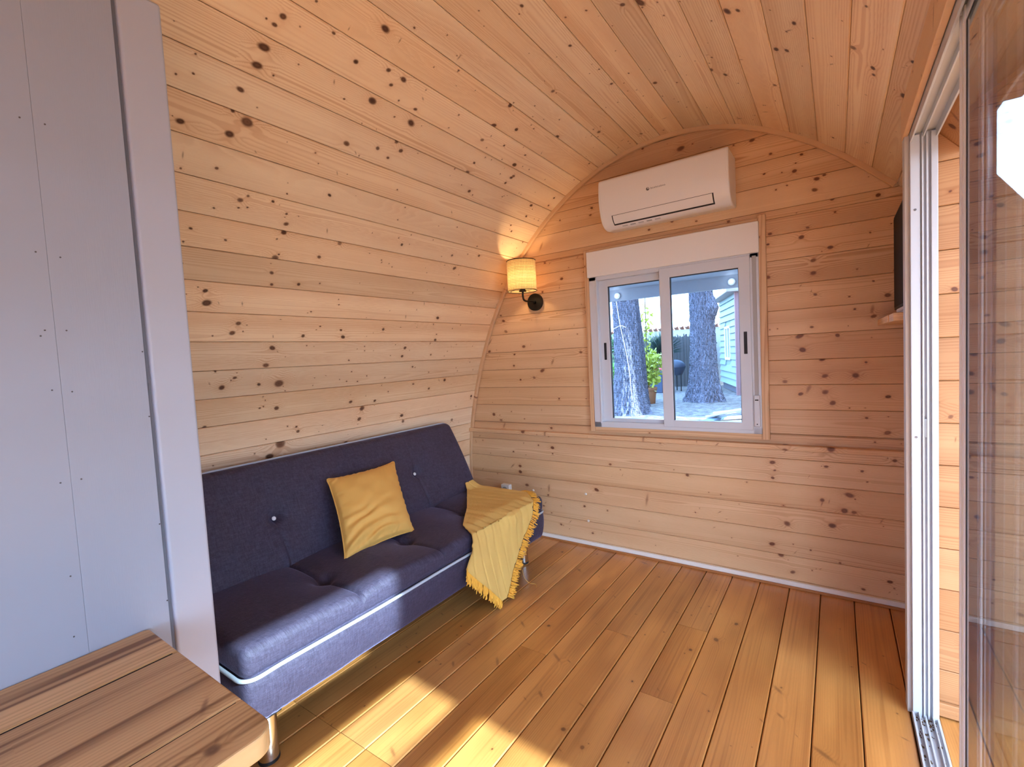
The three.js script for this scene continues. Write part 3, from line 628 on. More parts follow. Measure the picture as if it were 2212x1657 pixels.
// ---------------------------------------------------------------- mustard cushion
{
  const a = V3(-2.035, 0.708, -1.318), b = V3(-2.035, 0.705, -1.735), c = V3(-1.752, 0.412, -1.590), d = V3(-1.752, 0.412, -1.192);
  const mid = a.clone().add(b).add(c).add(d).multiplyScalar(0.25);
  const o = thing('cushion', 'mustard yellow velvet square cushion leaning on the sofa backrest', 'cushion', mid.toArray());
  const n = 64, nrm = b.clone().sub(a).cross(d.clone().sub(a)).normalize(); if (nrm.x < 0) nrm.negate();
  const mk = (sign) => {
    const pos = [], idx = [], uv = [];
    for (let j = 0; j <= n; j++) for (let i = 0; i <= n; i++) {
      const u0 = (i / n) * 2 - 1, v0 = (j / n) * 2 - 1;
      const u = u0 * (1 - 0.075 * (1 - v0 * v0) * Math.abs(u0)), v = v0 * (1 - 0.075 * (1 - u0 * u0) * Math.abs(v0));
      const s = (u + 1) / 2, t = (v + 1) / 2;
      const p = a.clone().multiplyScalar((1 - s) * (1 - t)).add(b.clone().multiplyScalar(s * (1 - t))).add(c.clone().multiplyScalar(s * t)).add(d.clone().multiplyScalar((1 - s) * t));
      let h = 0.066 * Math.pow(Math.max(0, (1 - u0 * u0) * (1 - v0 * v0)), 0.42);
      const e = Math.min(1 - Math.abs(u0), 1 - Math.abs(v0));
      // creases in the lower left corner and puckers along the edges
      const low = sstep(0.9, -0.1, u0) * sstep(-0.25, 0.45, v0) * sstep(0, 0.12, e);
      h += low * 0.0105 * Math.sin((v0 * 1.0 + u0 * 0.12 + 0.14 * noise(u0 * 2 + 5, v0 * 2)) * 24) * (0.5 + 0.5 * noise(u0 * 3, v0 * 4 + 9));
      h += 0.004 * noise(u0 * 4 + 31, v0 * 4) * sstep(0, 0.2, e) + 0.0035 * Math.exp(-e * 9) * sstep(0, 0.03, e) * Math.sin((Math.abs(u0) > Math.abs(v0) ? v0 : u0) * 34 + 3 * noise(u0 * 5, v0 * 5));
      p.addScaledVector(nrm, sign * h * (sign > 0 ? 1 : 0.75)).sub(mid);
      pos.push(p.x, p.y, p.z); uv.push(u0 * 2, v0 * 2);
    }
    for (let j = 0; j < n; j++) for (let i = 0; i < n; i++) { const q = j * (n + 1) + i; const t = [q, q + 1, q + n + 1, q + 1, q + n + 2, q + n + 1]; if (sign > 0) t.reverse(); idx.push(...t); }
    const g = new THREE.BufferGeometry(); g.setAttribute('position', new THREE.Float32BufferAttribute(pos, 3)); g.setAttribute('uv', new THREE.Float32BufferAttribute(uv, 2)); g.setIndex(idx); g.computeVertexNormals(); return g;
  };
  const velvet = new THREE.MeshPhysicalMaterial({ color: srgb(222, 172, 88), roughness: 0.75, sheen: 1, sheenRoughness: 0.35, sheenColor: new THREE.Color(0.75, 0.55, 0.25) });
  part('cover', [mk(1), mk(-1)], velvet, o);
  const edge = []; const corner = [a, b, c, d];
  for (let k = 0; k < 4; k++) for (let i = 0; i < 14; i++) { const t = i / 14, p = corner[k].clone().lerp(corner[(k + 1) % 4], t), m = p.clone().sub(mid); const pin = 1 - 0.075 * (1 - Math.pow(2 * t - 1, 2)); m.multiplyScalar(pin + (1 - pin) * 0.0); edge.push(m.toArray()); }
  part('seam', tube(edge, 0.0028, 220, 6, true), velvet, o);
}

// ---------------------------------------------------------------- yellow throw over the end of the seat
{
  const o = thing('throw_blanket', 'yellow fringed throw draped over the far end of the sofa', 'blanket', [-1.6, 0, -1.95]);
  // path: lies on the seat from the backrest forward, folds over the front edge and hangs; arc length t in metres
  const xs = -1.955, xe = -1.436, flat = xe - xs;
  const at = (t, z) => {
    const wob = 0.011 * noise(z * 8 + 3, t * 4) + 0.004 * noise(z * 24, t * 6 + 4);
    if (t < flat) { const x = xs + t; let y = 0.437 + 0.5 * wob; y += 0.035 * Math.pow(Math.max(0, 1 - t / 0.08), 2); y -= 0.014 * sstep(flat - 0.09, flat, t); return [x, y, z]; }
    const h = t - flat, bend = Math.min(h, 0.06);
    const x = xe + 0.012 * Math.sin(Math.min(1, h / 0.05) * Math.PI / 2) + wob * 1.2 + 0.02 * sstep(0.1, 0.4, h);
    return [x, 0.423 - h + (bend - h < 0 ? 0 : 0) , z];
  };
  const lerpAt = (pts, t) => { for (let i = 0; i < pts.length - 1; i++) if (t <= pts[i + 1][0]) { const k = (t - pts[i][0]) / (pts[i + 1][0] - pts[i][0]); return pts[i][1] + (pts[i + 1][1] - pts[i][1]) * clamp(k, 0, 1); } return pts[pts.length - 1][1]; };
  // near edge and far edge in z along t
  const near = [[0, -2.235], [0.04, -2.20], [0.27, -1.925], [0.42, -1.715], [flat, -1.665], [flat + 0.08, -1.64], [flat + 0.15, -1.60], [flat + 0.40, -1.83]];
  const far = [[0, -2.31], [0.1, -2.33], [0.4, -2.325], [flat, -2.225], [flat + 0.07, -2.18], [flat + 0.20, -2.055], [flat + 0.27, -1.985], [flat + 0.40, -1.86]];
  const T = flat + 0.395, nt = 110, nz = 120, pos = [], uv = [], idx = [];
  for (let j = 0; j <= nt; j++) for (let i = 0; i <= nz; i++) {
    const t = T * j / nt, a = lerpAt(near, t), b = lerpAt(far, t), z = a + (b - a) * i / nz, p = at(t, z);
    p[0] += 0.0022 * Math.sin((z * 1.0 + 0.25 * t) * 150) * 0 ; 
    const rib = Math.exp(-Math.pow((((z + 0.12 * t) / 0.062) % 1 + 1) % 1 - 0.5, 2) / 0.003) * 0.006;
    if (t < flat) p[1] -= rib; else p[0] -= rib;
    pos.push(p[0] + 1.6, p[1], p[2] + 1.95); uv.push(z * 6, t * 6);
  }
  for (let j = 0; j < nt; j++) for (let i = 0; i < nz; i++) { const q = j * (nz + 1) + i; idx.push(q, q + nz + 1, q + 1, q + 1, q + nz + 1, q + nz + 2); }
  const g = new THREE.BufferGeometry(); g.setAttribute('position', new THREE.Float32BufferAttribute(pos, 3)); g.setAttribute('uv', new THREE.Float32BufferAttribute(uv, 2)); g.setIndex(idx); g.computeVertexNormals();
  const under = g.clone(); { const p = under.attributes.position, nn = g.attributes.normal, ix = under.index.array.slice(); for (let i = 0; i < p.count; i++) p.setXYZ(i, p.getX(i) - nn.getX(i) * 0.004 * Math.sign(nn.getX(i) + nn.getY(i)), p.getY(i) - nn.getY(i) * 0.004 * Math.sign(nn.getX(i) + nn.getY(i)), p.getZ(i)); for (let i = 0; i < ix.length; i += 3) { const k = ix[i]; ix[i] = ix[i + 1]; ix[i + 1] = k; } under.setIndex(new THREE.BufferAttribute(ix, 1)); under.computeVertexNormals(); }
  const knit = weave.clone(); knit.repeat.set(3, 3); knit.needsUpdate = true;
  const ym = new THREE.MeshPhysicalMaterial({ color: srgb(244, 200, 110), roughness: 0.85, bumpMap: knit, bumpScale: 0.0015, sheen: 0.4, sheenColor: new THREE.Color(0.8, 0.6, 0.25), sheenRoughness: 0.6 });
  part('cloth', [g, under], ym, o);
  // fringe along the two free edges
  const r = rng(44), fr = [];
  const strand = (p, dir) => { const l = 0.03 + 0.025 * r(), q = V3(...p), e = q.clone().addScaledVector(dir, l), m = q.clone().lerp(e, 0.5).add(V3((r() - 0.3) * 0.012, (r() - 0.5) * 0.008, (r() - 0.5) * 0.012)); e.add(V3((r() - 0.3) * 0.012, (r() - 0.5) * 0.012, (r() - 0.5) * 0.016)); if (e.y < 0.006) e.y = 0.006; if (m.y < 0.006) m.y = 0.006; const gg = new THREE.TubeGeometry(new THREE.QuadraticBezierCurve3(q, m, e), 4, 0.0016 + 0.0014 * r(), 4); gg.translate(1.6, 0, 1.95); fr.push(gg); };
  for (let i = 0; i < 330; i++) { const t = 0.36 + (T - 0.36) * r(), z = lerpAt(far, t), p = at(t, z); p[0] += 0.002; strand(p, t < flat ? V3(0.25, -0.3, -1).normalize() : V3(0.12, -0.55, -0.8).normalize()); }
  for (let i = 0; i < 170; i++) { const t = flat + 0.14 + (T - flat - 0.14) * r(), z = lerpAt(near, t), p = at(t, z); p[0] += 0.002; strand(p, V3(0.12, -0.95, 0.3).normalize()); }
  part('fringe', fr, std({ color: srgb(240, 178, 66), roughness: 0.9 }), o, 'stuff');
  part('loose_thread', tube([[0.185, 0.10, -0.09], [0.19, 0.05, -0.10], [0.205, 0.014, -0.125], [0.225, 0.003, -0.15], [0.25, 0.003, -0.12]], 0.0012, 30, 5), std({ color: srgb(225, 170, 80), roughness: 0.9 }), o);
}

// ---------------------------------------------------------------- wall lamp
{
  const zw = ZB - 0.018 + 0.0, o = thing('wall_lamp', 'lit wall lamp with woven rattan drum shade and black arm', 'lamp', [-1.662, 1.612, zw]);
  const wire = std({ color: srgb(16, 15, 16), roughness: 0.45, metalness: 0.3 });
  const zc = 0.152, yb = 0.062, R = 0.094, Hh = 0.192;
  part('wall_plate', [cyl(0.057, 0.057, 0.018, 0, 0, 0.010, 40, 'z'), cyl(0.012, 0.012, 0.02, 0, 0, 0.026, 16, 'z')], wire, o);
  part('arm', tube([[0, 0, 0.02], [0, 0, 0.09], [-0.001, 0.0, 0.128], [-0.003, 0.008, 0.146], [-0.004, 0.026, zc], [-0.004, 0.062, zc]], 0.0062, 40, 10), wire, o);
  part('socket', [cyl(0.019, 0.019, 0.05, -0.004, 0.085, zc, 20), cyl(0.024, 0.024, 0.008, -0.004, 0.062, zc, 20)], wire, o);
  // drum shade: cloth cylinder with the weave as ribs
  const n = 512, d = new Uint8Array(n * 128 * 4), rr = rng(61);
  const bands = [], cols = []; for (let j = 0; j < 128; j++) bands.push(rr()); for (let i = 0; i < n; i++) cols.push(rr());
  for (let j = 0; j < 128; j++) for (let i = 0; i < n; i++) {
    const row = Math.sin(j * Math.PI / 3.2), col = Math.sin(i * Math.PI / 4.5), seam = i > 372 && i < 380 ? 1 : 0;
    const v = 0.74 + 0.2 * row * (0.5 + bands[Math.floor(j / 3) * 3]) + 0.08 * col * (0.4 + cols[Math.floor(i / 4) * 4]) - 0.35 * seam + 0.05 * noise(i * 0.3, j * 0.5);
    const o4 = (j * n + i) * 4; d[o4] = clamp(232 * v, 0, 255); d[o4 + 1] = clamp(196 * v, 0, 255); d[o4 + 2] = clamp(142 * v, 0, 255); d[o4 + 3] = 255;
  }
  const tex = new THREE.DataTexture(d, n, 128, THREE.RGBAFormat); tex.colorSpace = THREE.SRGBColorSpace; tex.magFilter = THREE.LinearFilter; tex.wrapS = THREE.RepeatWrapping; tex.needsUpdate = true;
  const cloth = new THREE.MeshPhysicalMaterial({ map: tex, roughness: 0.95, transmission: 0.5, thickness: 0, side: THREE.DoubleSide });
  const sh = new THREE.CylinderGeometry(R * 0.985, R, Hh, 64, 1, true); sh.translate(-0.006, yb + Hh / 2, zc);
  const shade = part('lamp_shade', sh, cloth, o);
  for (const [y, q] of [[yb, R], [yb + Hh, R * 0.985]]) { const t = new THREE.TorusGeometry(q, 0.0026, 8, 64); t.rotateX(Math.PI / 2); t.translate(-0.006, y, zc); part('rim', t, wire, shade); }
  part('spider', [tube([[-0.006 - R, yb + 0.01, zc], [-0.006 + R, yb + 0.01, zc]], 0.0016, 4, 6), tube([[-0.006, yb + 0.01, zc - R], [-0.006, yb + 0.01, zc + R]], 0.0016, 4, 6)], wire, shade);
  const bulb = new THREE.SphereGeometry(0.027, 24, 16); bulb.scale(1, 1.15, 1); bulb.translate(-0.004, 0.138, zc);
  const bm = part('bulb', bulb, std({ color: srgb(255, 240, 210), emissive: new THREE.Color(1.0, 0.66, 0.30), emissiveIntensity: 1.6 }), o); bm.castShadow = false;
  const light = new THREE.PointLight(new THREE.Color(1.0, 0.66, 0.32), 0.13, 0, 2); light.position.set(-0.004, 0.138, zc); light.castShadow = true; light.name = 'bulb_light'; o.add(light);
}

// ---------------------------------------------------------------- air conditioner
{
  const o = thing('air_conditioner', 'white wall air conditioner above the window with a small grey emblem', 'air conditioner', [-0.758, 1.952, ZB - 0.018]);
  const white = std({ color: srgb(236, 232, 230), roughness: 0.3 });
  const w = 0.678, s = new THREE.Shape();
  // section: z outwards, y up
  s.moveTo(0, 0.01); s.lineTo(0.09, 0); s.bezierCurveTo(0.13, 0.0, 0.168, 0.02, 0.182, 0.06); s.bezierCurveTo(0.205, 0.12, 0.206, 0.18, 0.196, 0.244); s.bezierCurveTo(0.194, 0.257, 0.188, 0.262, 0.176, 0.262); s.lineTo(0, 0.262); s.closePath();
  const g = new THREE.ExtrudeGeometry(s, { depth: w - 0.016, bevelEnabled: true, bevelSize: 0.008, bevelOffset: -0.008, bevelThickness: 0.008, bevelSegments: 3, curveSegments: 20 });
  g.rotateY(-Math.PI / 2); g.translate(w / 2 - 0.008, 0, 0);
  part('body', g, white, o);
  // end caps with a slight step
  const capAt = (x) => { const c = new THREE.ExtrudeGeometry(s, { depth: 0.004, bevelEnabled: false, curveSegments: 20 }); c.rotateY(-Math.PI / 2); c.scale(1, 0.985, 1.006); c.translate(x, 0.002, 0); return c; };
  part('end_cap', capAt(w / 2 - 0.012), white, o);
  part('end_cap', capAt(-w / 2 + 0.016), white, o);
  // air outlet: dark slot with the flap over it
  const prof = (t) => { const q = new THREE.CubicBezierCurve(V2(0.09, 0), V2(0.13, 0), V2(0.168, 0.02), V2(0.182, 0.06)); return q.getPoint(t); };
  const strip = (x0, x1, t0, t1, out, mat, name) => {
    const a = [], b = []; for (let i = 0; i <= 10; i++) { const t = t0 + (t1 - t0) * i / 10, p = prof(t), e = 0.01, q = prof(Math.min(1, t + e)), r = prof(Math.max(0, t - e)), dx = q.x - r.x, dy = q.y - r.y, l = Math.hypot(dx, dy); a.push([p.x + dy / l * out, p.y - dx / l * out]); b.push([p.x - dy / l * 0.004, p.y + dx / l * 0.004]); }
    const sh = new THREE.Shape(); a.concat(b.reverse()).forEach((p, i) => (i ? sh.lineTo(...p) : sh.moveTo(...p)));
    const gg = new THREE.ExtrudeGeometry(sh, { depth: x1 - x0, bevelEnabled: false }); gg.rotateY(-Math.PI / 2); gg.translate(x1, 0, 0); return part(name, gg, mat, o);
  };
  strip(-0.270, 0.264, 0.47, 1.0, 0.0008, std({ color: srgb(40, 38, 38), roughness: 0.8 }), 'outlet');
  strip(-0.264, 0.258, 0.58, 0.985, 0.0035, white, 'flap');
  for (let k = 0; k < 5; k++) strip(-0.23 + k * 0.046, -0.20 + k * 0.046, 0.27, 0.36, 0.0006, std({ color: srgb(k % 2 ? 170 : 196, k % 2 ? 168 : 192, k % 2 ? 168 : 190), roughness: 0.6 }), 'print_patch');
  // emblem: grey dot with a bite and the illegible word beside it
  const c = document.createElement('canvas'); c.width = 512; c.height = 96; const x = c.getContext('2d');
  x.clearRect(0, 0, 512, 96); x.fillStyle = 'rgb(104,100,102)'; x.beginPath(); x.arc(50, 48, 40, 0, 7); x.fill();
  x.fillStyle = 'rgb(230,226,224)'; x.beginPath(); x.arc(62, 30, 20, 0, 7); x.fill(); x.fillStyle = 'rgb(104,100,102)'; x.beginPath(); x.arc(66, 26, 9, 0, 7); x.fill();
  x.fillStyle = 'rgba(150,146,146,0.8)'; for (let i = 0; i < 9; i++) { const X = 122 + i * 40; x.beginPath(); x.ellipse(X + 14, 52, 14, 17, 0, 0, 7); x.fill(); if (i % 3 === 0) x.fillRect(X, 26, 7, 42); }
  x.globalCompositeOperation = 'destination-out'; x.fillStyle = 'black'; for (let i = 0; i < 9; i++) { x.beginPath(); x.ellipse(136 + i * 40, 52, 7, 9, 0, 0, 7); x.fill(); }
  const tx = new THREE.CanvasTexture(c); tx.colorSpace = THREE.SRGBColorSpace;
  const e = new THREE.PlaneGeometry(0.112, 0.021); e.rotateX(0.02); e.translate(-0.01, 0.150, 0.2036);
  part('emblem', e, std({ map: tx, transparent: true, roughness: 0.4 }), o);
}

// ---------------------------------------------------------------- dark flat panel, its shelf and the white box on it, beside the door
{
  const o = thing('wall_panel', 'black flat panel hung on the dark side wall behind the door frame', 'panel', [0.228, 1.56, -2.31]);
  part('casing', box(-0.022, 0.018, -0.195, 0.2, -0.31, 0.29, 0.004), blackMat, o);
  part('face', box(-0.0235, -0.0215, -0.183, 0.188, -0.298, 0.278, 0.001), std({ color: srgb(4, 4, 7), roughness: 0.8 }), o);
  part('bracket', box(0.016, 0.0225, -0.1, 0.1, -0.1, 0.1, 0.002), blackMat, o);
  const s = thing('wall_shelf', 'short pale wooden shelf under the black panel', 'shelf', [0.2, 1.305, -2.4]);
  const pale = std({ map: backTex, roughness: 0.6, color: new THREE.Color(1.05, 1.05, 1.1) });
  part('board', box(-0.043, 0.05, 0, 0.028, -0.30, 0.36, 0.003), pale, s);
  part('end_strip', box(-0.046, -0.042, 0.001, 0.027, -0.3, 0.2, 0.001), pale, s);
  const b = thing('white_box', 'small white plastic box lying on the shelf under the black panel', 'box', [0.224, 1.333, -2.33]);
  part('lid', box(-0.026, 0.024, 0.014, 0.030, -0.12, 0.14, 0.006), std({ color: srgb(226, 222, 222), roughness: 0.4 }), b);
  part('base', box(-0.024, 0.022, 0.0, 0.014, -0.118, 0.138, 0.003), std({ color: srgb(206, 202, 202), roughness: 0.5 }), b);
}

// ---------------------------------------------------------------- socket and the three screws on the wainscot
{
  const o = thing('power_socket', 'white wall socket behind the yellow throw', 'socket', [-1.966, 0.308, ZB]);
  const w = std({ color: srgb(230, 228, 224), roughness: 0.4 });
  part('casing', box(-0.036, 0.036, -0.036, 0.036, 0, 0.036, 0.006), w, o);
  part('well', cyl(0.021, 0.019, 0.004, 0, 0, 0.0362, 24, 'z'), std({ color: srgb(170, 166, 160), roughness: 0.5 }), o);
  part('contact', [cyl(0.003, 0.003, 0.003, -0.0095, 0, 0.0375, 10, 'z'), cyl(0.003, 0.003, 0.003, 0.0095, 0, 0.0375, 10, 'z')], blackMat, o);
  const m = std({ color: srgb(232, 228, 220), roughness: 0.3, metalness: 0.35 });
  const spots = [[-1.748, 0.318, 'silver screw in the wainscot beside the white socket'], [-1.346, 0.343, 'upper of two silver screws, one above the other, in the wainscot'], [-1.335, 0.168, 'lower of two silver screws, one above the other, in the wainscot']];
  for (const [x, y, l] of spots) {
    const s = thing('wall_screw', l, 'screw', [x, y, ZB], 0, 'screws in the wainscot');
    const g = new THREE.SphereGeometry(0.0088, 16, 8, 0, Math.PI * 2, 0, Math.PI / 2); g.rotateX(Math.PI / 2); g.scale(1, 1, 0.6);
    part('head', g, m, s); part('shank', cyl(0.0032, 0.0032, 0.012, 0, 0, -0.005, 8, 'z'), m, s);
  }
}

// ---------------------------------------------------------------- outside the window
const GY = -0.12;
{
  const n = 512, d = new Uint8Array(n * n * 4);
  for (let j = 0; j < n; j++) for (let i = 0; i < n; i++) { const v = 26 * noise(i * 0.05, j * 0.05) + 22 * noise(i * 0.21, j * 0.21) + 16 * noise(i * 0.9, j * 0.9), o = (j * n + i) * 4; d[o] = 108 + v; d[o + 1] = 100 + v; d[o + 2] = 94 + v * 0.9; d[o + 3] = 255; }
  const t = new THREE.DataTexture(d, n, n, THREE.RGBAFormat); t.colorSpace = THREE.SRGBColorSpace; t.wrapS = t.wrapT = THREE.RepeatWrapping; t.magFilter = THREE.LinearFilter; t.repeat.set(12, 12); t.needsUpdate = true;
  const g = new THREE.PlaneGeometry(60, 60, 1, 1); g.rotateX(-Math.PI / 2);
  const m = new THREE.Mesh(g, std({ map: t, roughness: 0.95 })); m.name = 'ground'; m.position.set(-3, GY - 0.08, -12); m.userData.kind = 'structure'; m.receiveShadow = true; scene.add(m);
  const yard = new THREE.Mesh(new THREE.BoxGeometry(26, 0.12, 24), m.material); yard.name = 'yard'; yard.userData.kind = 'structure'; yard.position.set(-5, GY - 0.06, -15.2); yard.receiveShadow = true; scene.add(yard);
}
{
  // eave of the cabin with two small lamps
  const e = structure('trim_4'); const m = std({ color: srgb(196, 200, 208), roughness: 0.6 });
  part('soffit', box(-2.4, 0.6, 1.80, 1.82, -4.02, -2.83, 0.004), m, e);
  part('fascia', box(-2.4, 0.6, 1.702, 1.82, -4.06, -4.02, 0.004), m, e);
  part('soffit_batten', box(-2.4, 0.6, 1.782, 1.80, -3.6, -3.56, 0.003), m, e);
  const spots = [[-1.60, 'small round white eave lamp outside the left window pane'], [-0.665, 'small round white eave lamp outside the right window pane']];
  for (const [x, l] of spots) {
    const o = thing('eave_lamp', l, 'lamp', [x, 1.745, -4.02], 0, 'lamps on the eave outside');
    part('ring', cyl(0.026, 0.026, 0.02, 0, 0, 0.008, 24, 'z'), std({ color: srgb(230, 232, 236), roughness: 0.4 }), o);
    part('lens', cyl(0.017, 0.017, 0.008, 0, 0, 0.02, 24, 'z'), std({ color: srgb(250, 250, 250), roughness: 0.3, emissive: new THREE.Color(1, 0.98, 0.95), emissiveIntensity: 0.35 }), o);
    const p = new THREE.PointLight(new THREE.Color(1, 0.97, 0.92), 0.006, 0, 2); p.position.set(0, 0, 0.04); p.castShadow = true; p.name = 'eave_light'; o.add(p);
  }
}
// trunk: lathe of rings with deep bark; path of centres and radii by height
function trunk(name, label, group, rings, seed, flare, knob) {
  const o = thing(name, label, 'tree', [rings[0][0], GY, rings[0][2]], 0, group);
  const nh = 220, na = 150, pos = [], idx = [], uv = [];
  const f = (y) => { let i = 0; while (i < rings.length - 2 && y > rings[i + 1][1]) i++; const a = rings[i], b = rings[i + 1], k = clamp((y - a[1]) / (b[1] - a[1]), 0, 1); return [0, 2, 3].map((q) => a[q] + (b[q] - a[q]) * k); };
  const H1 = rings[rings.length - 1][1];
  for (let j = 0; j <= nh; j++) { const y = H1 * Math.pow(j / nh, 1.25), [cx, cz, r] = f(y); for (let i = 0; i <= na; i++) {
    const a = (i % na) / na * Math.PI * 2, fl = flare * Math.exp(-y / 0.35) * (0.6 + 0.6 * Math.max(0, Math.sin(a * 5 + seed)));
    const plate = (1 - Math.abs(noise((i % na) * 0.8 + seed, y * 4.5))) + 0.7 * noise((i % na) * 1.3, y * 12 + seed);
    let rr = r + fl + 0.035 * plate * r / 0.35 - 0.02;
    if (knob) { const da = Math.atan2(Math.sin(a - knob[1]), Math.cos(a - knob[1])); rr += knob[2] * Math.exp(-Math.pow((y - knob[0]) / 0.22, 2) - da * da * 2.5); }
    pos.push(cx + Math.cos(a) * rr - rings[0][0], y, cz + Math.sin(a) * rr - rings[0][2]); uv.push(i / na * 4, y);
  } }
  for (let j = 0; j < nh; j++) for (let i = 0; i < na; i++) { const q = j * (na + 1) + i; idx.push(q, q + na + 1, q + 1, q + 1, q + na + 1, q + na + 2); }
  const g = new THREE.BufferGeometry(); g.setAttribute('position', new THREE.Float32BufferAttribute(pos, 3)); g.setAttribute('uv', new THREE.Float32BufferAttribute(uv, 2)); g.setIndex(idx); g.computeVertexNormals();
  part('trunk', g, barkMat, o); return o;
}
const barkMat = (() => {
  const n = 256, d = new Uint8Array(n * n * 4);
  for (let j = 0; j < n; j++) for (let i = 0; i < n; i++) { const v = 1 - Math.abs(noise(i * 0.3 + 1.5 * noise(i * 0.1, j * 0.05), j * 0.09)) * 1.6, w = noise(i * 0.6, j * 0.4), o = (j * n + i) * 4; const c = clamp(0.62 + 0.38 * v + 0.18 * w, 0.3, 1.2); d[o] = clamp(128 * c, 0, 255); d[o + 1] = clamp(126 * c, 0, 255); d[o + 2] = clamp(140 * c, 0, 255); d[o + 3] = 255; }
  const t = new THREE.DataTexture(d, n, n, THREE.RGBAFormat); t.colorSpace = THREE.SRGBColorSpace; t.wrapS = t.wrapT = THREE.RepeatWrapping; t.magFilter = THREE.LinearFilter; t.needsUpdate = true;
  const b = grainMap(256, (u, v, i, j) => 1 - Math.abs(noise(i * 0.3 + 1.5 * noise(i * 0.1, j * 0.05), j * 0.09)) * 1.6 + 0.2 * noise(i * 0.6, j * 0.4));
  return std({ map: t, bumpMap: b, bumpScale: 0.012, roughness: 0.95 });
})();
const tree1 = trunk('pine_tree', 'broad grey pine trunk flaring at the foot, seen through the left window pane', null, [[-3.80, 0, -9.9, 0.35], [-3.78, 0.5, -9.9, 0.30], [-3.77, 1.3, -9.9, 0.265], [-3.82, 2.5, -9.9, 0.235], [-3.9, 8, -9.9, 0.22]], 3, 0.13);
trunk('pine_tree', 'slim leaning trunk close behind the broad trunk in the left window pane', null, [[-3.95, 0, -11.2, 0.17], [-3.96, 1.3, -11.2, 0.14], [-4.05, 2.6, -11.2, 0.12], [-4.4, 8, -11.2, 0.09]], 11, 0.05);
trunk('pine_tree', 'broad grey pine trunk with a bulge near the top, seen through the right window pane', null, [[-2.80, 0, -12.6, 0.39], [-2.80, 0.5, -12.6, 0.33], [-2.79, 1.4, -12.6, 0.295], [-2.81, 2.4, -12.6, 0.28], [-2.9, 8, -12.6, 0.25]], 7, 0.12, [2.35, 0.2, 0.13]);
{
  // reed fence with a tiled cap in the distance
  const o = thing('reed_fence', 'tall grey reed fence across the back of the yard', 'fence', [-5, GY, -17.4]);
  const r = rng(91), canes = [];
  for (let i = 0; i < 440; i++) { const h = 1.78 + 0.12 * r(), g = new THREE.CylinderGeometry(0.012, 0.014, h, 5, 1); g.translate(-7 + i * 0.0195 + 0.004 * r(), h / 2, 0.02 * r()); canes.push(g); }
  part('canes', canes, std({ color: srgb(88, 84, 82), roughness: 0.9 }), o, 'stuff');
  for (const y of [0.4, 1.5]) part('wire_rail', cyl(0.02, 0.02, 8.6, -2.7, y, -0.03, 8, 'x'), std({ color: srgb(90, 84, 78), roughness: 0.9 }), o);
  const t = thing('tiled_wall', 'garden wall with a scalloped tile cap rising behind the reed fence', 'wall', [-5, GY, -18.4]);
  part('masonry', box(-7, 5, 0, 2.08, -0.12, 0.12, 0.01), std({ color: srgb(196, 188, 178), roughness: 0.9 }), t);
  const tm = std({ color: srgb(186, 132, 106), roughness: 0.8 });
  const tile = new THREE.CylinderGeometry(0.085, 0.075, 0.42, 12, 1, true, -Math.PI / 2, Math.PI); tile.rotateX(Math.PI / 2 - 0.5);
  for (let i = 0; i < 60; i++) { const m = part('tile', tile, tm, t); m.position.set(-7 + i * 0.2, 2.14, 0.06); m.material.side = THREE.DoubleSide; }
}
// leaf sprays: little bent leaves round a set of stems
function leaves(r, count, at, size) { const list = []; for (let i = 0; i < count; i++) { const g = new THREE.PlaneGeometry(size * (0.6 + r() * 0.7), size * (0.35 + 0.3 * r()), 2, 1); const p = g.attributes.position; for (let q = 0; q < p.count; q++) p.setZ(q, -0.6 * Math.abs(p.getX(q)) * Math.abs(p.getX(q)) / size); g.rotateX(r() * 6); g.rotateY(r() * 6); g.rotateZ(r() * 6); const [x, y, z] = at(r); g.translate(x, y, z); list.push(g); } return list; }
const leafMat = (c) => new THREE.MeshPhysicalMaterial({ color: c, roughness: 0.8, transmission: 0.35, thickness: 0, side: THREE.DoubleSide });
function pot(name, label, x, z, rad, h, col) {
  const o = thing(name, label, 'plant pot', [x, GY, z]);
  const g = new THREE.LatheGeometry([[0.001, 0], [rad * 0.72, 0], [rad * 0.92, h * 0.82], [rad * 1.02, h * 0.82], [rad * 1.04, h], [rad * 0.93, h], [rad * 0.9, h * 0.9], [0.001, h * 0.88]].map((p) => V2(...p)), 28);
  part('clay', g, std({ color: col, roughness: 0.85 }), o);
  part('soil', cyl(rad * 0.9, rad * 0.9, 0.01, 0, h * 0.9, 0, 20), std({ color: srgb(70, 52, 40), roughness: 1 }), o);
  return o;
}
